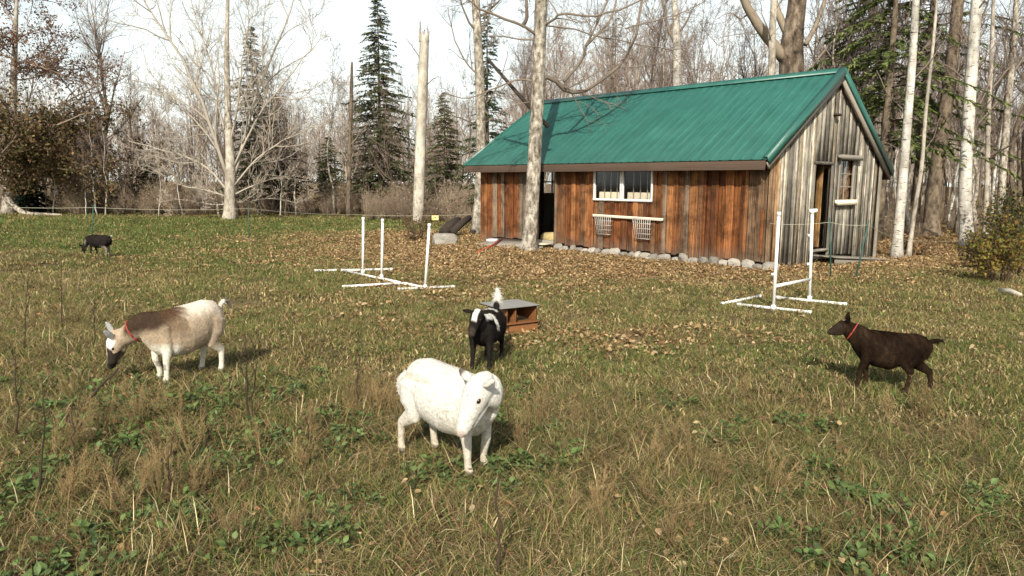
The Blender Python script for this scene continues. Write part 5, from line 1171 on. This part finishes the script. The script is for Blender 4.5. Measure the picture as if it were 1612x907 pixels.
def fluffy(seed):
    r = np.random.default_rng(seed); n = 18; a = r.uniform(0, 6.28, n); l = r.uniform(.16, .32, n); th = np.radians(r.uniform(0, 28, n)); b = np.stack([np.cos(a), np.sin(a), 0 * a], -1); P = b[:, None] * (.05 * r.random(n)[:, None, None] + (np.sin(th) * l)[:, None, None] * np.linspace(0, 1, 5)[None, :, None] ** 1.3); P[:, :, 2] = (np.cos(th) * l)[:, None] * np.linspace(0, 1, 5)
    R = np.tile(np.linspace(.0018, .0008, 5), (n, 1)); mb = MB(); mb.tubes(P, R, 3, np.tile([.30, .22, .10], (n, 5, 1))); P2, R2 = shoot(P, R, 16, .45, 1, (15, 55), .22, .5, .02, .15, 3, .006, r); R2 = np.maximum(R2, .0009); mb.tubes(P2, R2, 3, np.tile([.33, .235, .115], (len(P2), 4, 1)) * r.uniform(.7, 1.4, (len(P2), 1, 1))); return proto('seed_grass', mb, 'blade')
FLUF = [fluffy(s) for s in range(51, 54)]
def leaf_geo(mb, c, d, up, L, W, col, bend=.25):
    """pointed ovate leaf of six faces folded along its midrib"""
    s = norm(np.cross(d, up)); u = np.cross(s, d); row = [(0, .0), (.3, .8), (.62, .85), (1, .0)]; V = []
    for t, w in row:
        m = c + d * L * t - u * bend * L * t * t; V += [m - s * W * w + u * W * w * .35, m, m + s * W * w + u * W * w * .35]
    f = []
    for k in range(3): f += [(3 * k, 3 * k + 1, 3 * k + 4, 3 * k + 3), (3 * k + 1, 3 * k + 2, 3 * k + 5, 3 * k + 4)]
    mb.add(V, f, col)
def weed(seed):
    r = np.random.default_rng(seed); mb = MB()
    for k in range(r.integers(9, 15)):
        a = r.uniform(0, 6.28); el = r.uniform(.1, 1.1); d = np.array([math.cos(a) * math.cos(el), math.sin(a) * math.cos(el), math.sin(el)]); h = r.uniform(.01, .08); c = np.array([math.cos(a) * .03, math.sin(a) * .03, h]); g = np.array([(.085, .135, .036), (.115, .165, .05), (.06, .10, .03), (.19, .18, .055)][r.choice(4, p=[.35, .3, .25, .1])]) * r.uniform(.75, 1.25)
        mb.tubes([(c[0] * .3, c[1] * .3, 0), tuple(c)], [.002, .0015], 3, np.tile([.09, .09, .04], (1, 2, 1))); leaf_geo(mb, c, d, np.array([0, 0, 1.0]) + r.normal(size=3) * .2, r.uniform(.028, .06), r.uniform(.012, .021), g)
    return proto('broadleaf_weed', mb, 'weedleaf')
WEED = [weed(s) for s in range(61, 67)]
LC = [(.34, .235, .115), (.28, .17, .075), (.42, .30, .165), (.22, .125, .055), (.44, .34, .19), (.31, .205, .095), (.16, .095, .045)]
def litter(seed, n, rad, size, pal, hgt=.03):
    r = np.random.default_rng(seed); mb = MB()
    for k in range(n):
        a, q = r.uniform(0, 6.28), rad * math.sqrt(r.random()); az = r.uniform(0, 6.28); t = r.normal() * .35; d = np.array([math.cos(az) * math.cos(t), math.sin(az) * math.cos(t), math.sin(t)])
        leaf_geo(mb, np.array([q * math.cos(a), q * math.sin(a), .012 + hgt * r.random()]), d, norm(np.array([0, 0, 1.0]) + r.normal(size=3) * .45), size * r.uniform(.7, 1.3), size * r.uniform(.28, .45), np.array(pal[r.integers(len(pal))]) * r.uniform(.7, 1.3), bend=r.uniform(-.4, .5))
    return proto('leaf_patch', mb, 'leaf')
LIT = [litter(s, 34, .27, .052, LC) for s in range(71, 76)]; LONE = [litter(s, 3, .12, .05, LC + [(.46, .38, .24), (.42, .20, .10)], .06) for s in range(81, 87)]

rng = np.random.default_rng(500)
def field(per_m2, y0, y1, prob, margin=1.12):
    """random points over the seen part of the field, thinned by prob(x, y)"""
    A = (y1 - y0) * (1.44 * margin * (y0 + y1) / 2 + 1.6); n = int(A * per_m2 * 1.0); y = np.sqrt(rng.uniform(y0 ** 2, y1 ** 2, n)); x = rng.uniform(-1, 1, n) * (.72 * margin * y + .8)
    lx, ly = blocal(x, y); inside = (lx > -BL - .05) & (lx < .06) & (ly > -.08) & (ly < BW + .05); k = (rng.random(n) < prob(x, y)) & ~inside; return x[k], y[k]
def near_goat(x, y, r=.30): return np.min(np.hypot(x[:, None] - GOATS[None, :, 0], y[:, None] - GOATS[None, :, 1]), axis=1) < r
def lay(name, protos, parts, label, tilt=.10):
    X = np.concatenate([p[0] for p in parts]); Y = np.concatenate([p[1] for p in parts]); S = np.concatenate([np.full(len(p[0]), p[2]) for p in parts]) * rng.uniform(.65, 1.25, len(X)); scatter(name, np.stack([X, Y, terr(X, Y)], -1), zrot(len(X), rng, tilt), S, protos, label, rng)
dryness = lambda x, y: vnoise(x, y, 1.0, 21) * .55 + vnoise(x, y, .4, 22) * .45
rough_ = lambda x, y: np.clip(sstep(6.8, 4.4, y + (vnoise(x, y, 1.7, 23) - .5) * 3 + np.maximum(0, x) * .25 - np.maximum(0, -x - 1.5) * 1.1), 0, 1) * (1 - .85 * zone_litter(x, y)) * (1 - .9 * zone_lawn(x, y))
cov = lambda x, y: 1 - .62 * zone_litter(x, y)
x1, y1 = field(60, 2.2, 6, lambda x, y: rough_(x, y) * sstep(.35, .6, dryness(x, y))); k = ~near_goat(x1, y1, .42); p1 = (x1[k], y1[k], 1.0)
x1, y1 = field(36, 6, 15, lambda x, y: rough_(x, y) * sstep(.38, .62, dryness(x, y))); k = ~near_goat(x1, y1, .42); p2 = (x1[k], y1[k], 1.05)
lay('tall_grass', TALL, [p1, p2], 'tall straw-coloured grass over the near field')
lay('matted_grass', MATT, [(*field(110, 2.2, 6, lambda x, y: rough_(x, y) * .9), 1.0), (*field(60, 6, 12, lambda x, y: rough_(x, y) * .9), 1.1)], 'matted flattened dry grass in the near field')
lay('green_grass', MEDG, [(*field(90, 2.2, 6, lambda x, y: sstep(.62, .42, dryness(x, y)) * .9), 1.0), (*field(60, 6, 13, lambda x, y: sstep(.62, .42, dryness(x, y)) * cov(x, y) * .8), 1.0)], 'olive green grass between the dry tufts')
lay('lawn_grass', LAWN, [(*field(60, 5, 10, lambda x, y: zone_lawn(x, y) * cov(x, y)), 1.1), (*field(40, 10, 18, lambda x, y: zone_lawn(x, y) * cov(x, y)), 1.3), (*field(19, 18, 27, lambda x, y: zone_lawn(x, y) * cov(x, y)), 1.8), (*field(8, 27, 38, lambda x, y: zone_lawn(x, y) * cov(x, y)), 2.3)], 'short green grass of the lawn')
lay('dry_lawn_grass', DRYL, [(*field(50, 5, 10, lambda x, y: cov(x, y) * (1 - .6 * zone_lawn(x, y))), 1.1), (*field(34, 10, 18, lambda x, y: cov(x, y) * (1 - .7 * zone_lawn(x, y))), 1.3), (*field(16, 18, 27, lambda x, y: cov(x, y) * (1 - .75 * zone_lawn(x, y))), 1.8), (*field(6, 27, 38, lambda x, y: cov(x, y) * (1 - .75 * zone_lawn(x, y))), 2.3)], 'short olive and straw grass of the grazed field')
fl_ = lambda x, y: np.clip(np.maximum.reduce([sstep(.55, .15, np.hypot(x - cx, (y - cy))) * w for cx, cy, w in ((-1.95, 3.85, 1), (-.95, 5.3, .9), (.62, 3.45, .9), (-2.6, 4.6, .7), (.35, 4.9, .6), (-1.2, 3.3, .5), (1.6, 3.7, .5), (-1.3, 4.4, .5), (-3.3, 5.2, .6), (1.0, 4.2, .4))]) + .04 * (dryness(x, y) > .6), 0, 1)
x1, y1 = field(24, 2.3, 6.5, fl_); k = ~near_goat(x1, y1, .4); lay('seed_grass', FLUF, [(x1[k], y1[k], .85)], 'reddish brown seeding grass clumps in the near field', .15)
wd_ = lambda x, y: np.clip(sstep(.48, .64, vnoise(x, y, .45, 31) * .7 + vnoise(x, y, 1.6, 32) * .3 + .09 * (x < -.2) + .05 * (x < -1) - .09 * (x > .4)), 0, 1) * .75 * sstep(6.5, 4.8, y)
lay('broadleaf_weeds', WEED, [(*field(120, 2.2, 6.3, wd_), .85)], 'low broad-leaved green weeds in the near field', .2)
lay('leaf_litter', LIT, [(*field(26, 7, 20, lambda x, y: zone_litter(x, y)), 1.0), (*field(15, 20, 30, lambda x, y: zone_litter(x, y) ** 1.2), 1.2)], 'fallen brown leaves lying thick around the barn', .05)
lay('scattered_leaves', LONE, [(*field(9, 2.3, 7, lambda x, y: .25 + .7 * (vnoise(x, y, 1.5, 41) > .55)), .95), (*field(9, 7, 22, lambda x, y: .35 + .6 * (vnoise(x, y, 1.9, 42) > .5)), 1.05), (*field(2, 22, 33, lambda x, y: .6 + 0 * x), 1.3)], 'single pale fallen leaves scattered over the grass', .15)

# --- dead weed stalks one can tell apart
def weed_stalk(bx_, by_, tx, ty, label, seed, twigs=6, r0=.0055, dy=0.0):
    r0 *= 1.5
    r = np.random.default_rng(seed); b = gnd(bx_, by_); t = Vector(at(tx, ty, b.y + dy)) - b; n = 9; P = np.array([np.array(t) * k / (n - 1) for k in range(n)]); P[1:-1] += r.normal(size=(n - 2, 3)) * .008; R = np.linspace(r0, r0 * .45, n)
    o = empty('weed_stalk', b, 0, label, 'weed stalk'); mb = MB(); mb.tubes(P, R, 6); mb.build('stem', M['stalk'], o)
    if twigs:
        P2, R2 = shoot(P[None], R[None], twigs, .35, 1, (20, 50), .22, .3, .08, .12, 4, .02, r); R2 = np.maximum(R2, .0016); tw_ = MB(); tw_.tubes(P2, R2, 4)
        tip = P2[:, -1]; hd_ = np.stack([tip - [0, 0, .008], tip, tip + [0, 0, .010]], 1); tw_.tubes(hd_, np.tile([.003, .006, .003], (len(tip), 1)), 5); tw_.build('twigs', M['stalk'], o)
weed_stalk(391, 672, 387, 538, 'dark branching stalk right of the tan goat', 1, 8); weed_stalk(396, 664, 408, 536, 'thin dark stalk leaning against the branching one', 2, 4, .004)
weed_stalk(184, 806, 184, 718, 'short dark forked stalk in the bottom left weeds', 3, 7, .005); weed_stalk(64, 802, 70, 612, 'tall thin dark stalk near the left edge', 4, 3, .004)
weed_stalk(786, 912, 785, 746, 'straight dark stalk at the bottom below the white goat', 5, 0, .006); weed_stalk(108, 668, 186, 580, 'dark stick slanting up to the grazing goat head', 6, 0, .009)
weed_stalk(722, 736, 716, 640, 'thin dark stalk in front of the white goat belly', 7, 5, .003); weed_stalk(478, 742, 486, 650, 'thin dark stalk between the tan goat and white goat', 8, 4, .0035)
weed_stalk(218, 640, 222, 555, 'thin brown stalk under the tan goat neck', 9, 4, .0035); weed_stalk(30, 700, 24, 560, 'brown stalk at the far left edge of the field', 10, 6, .004)
for k_, (bx_, by_, tx_, ty_, lb_) in enumerate(((150, 560, 148, 470, 'brown stalk standing just behind the grazing goat head'), (40, 560, 44, 440, 'brown stalk in the tall grass at the left edge'), (98, 520, 96, 420, 'thin brown stalk in the rough grass before the far goat'), (330, 720, 322, 640, 'short dark stalk below the tan goat'), (560, 650, 566, 560, 'thin brown stalk left of the white goat'), (262, 800, 270, 700, 'leaning dark stalk in the weeds at lower left'), (120, 760, 112, 650, 'dark forked stalk near the lower left corner'))):
    weed_stalk(bx_, by_, tx_, ty_, lb_, 40 + k_, 7, .0042)
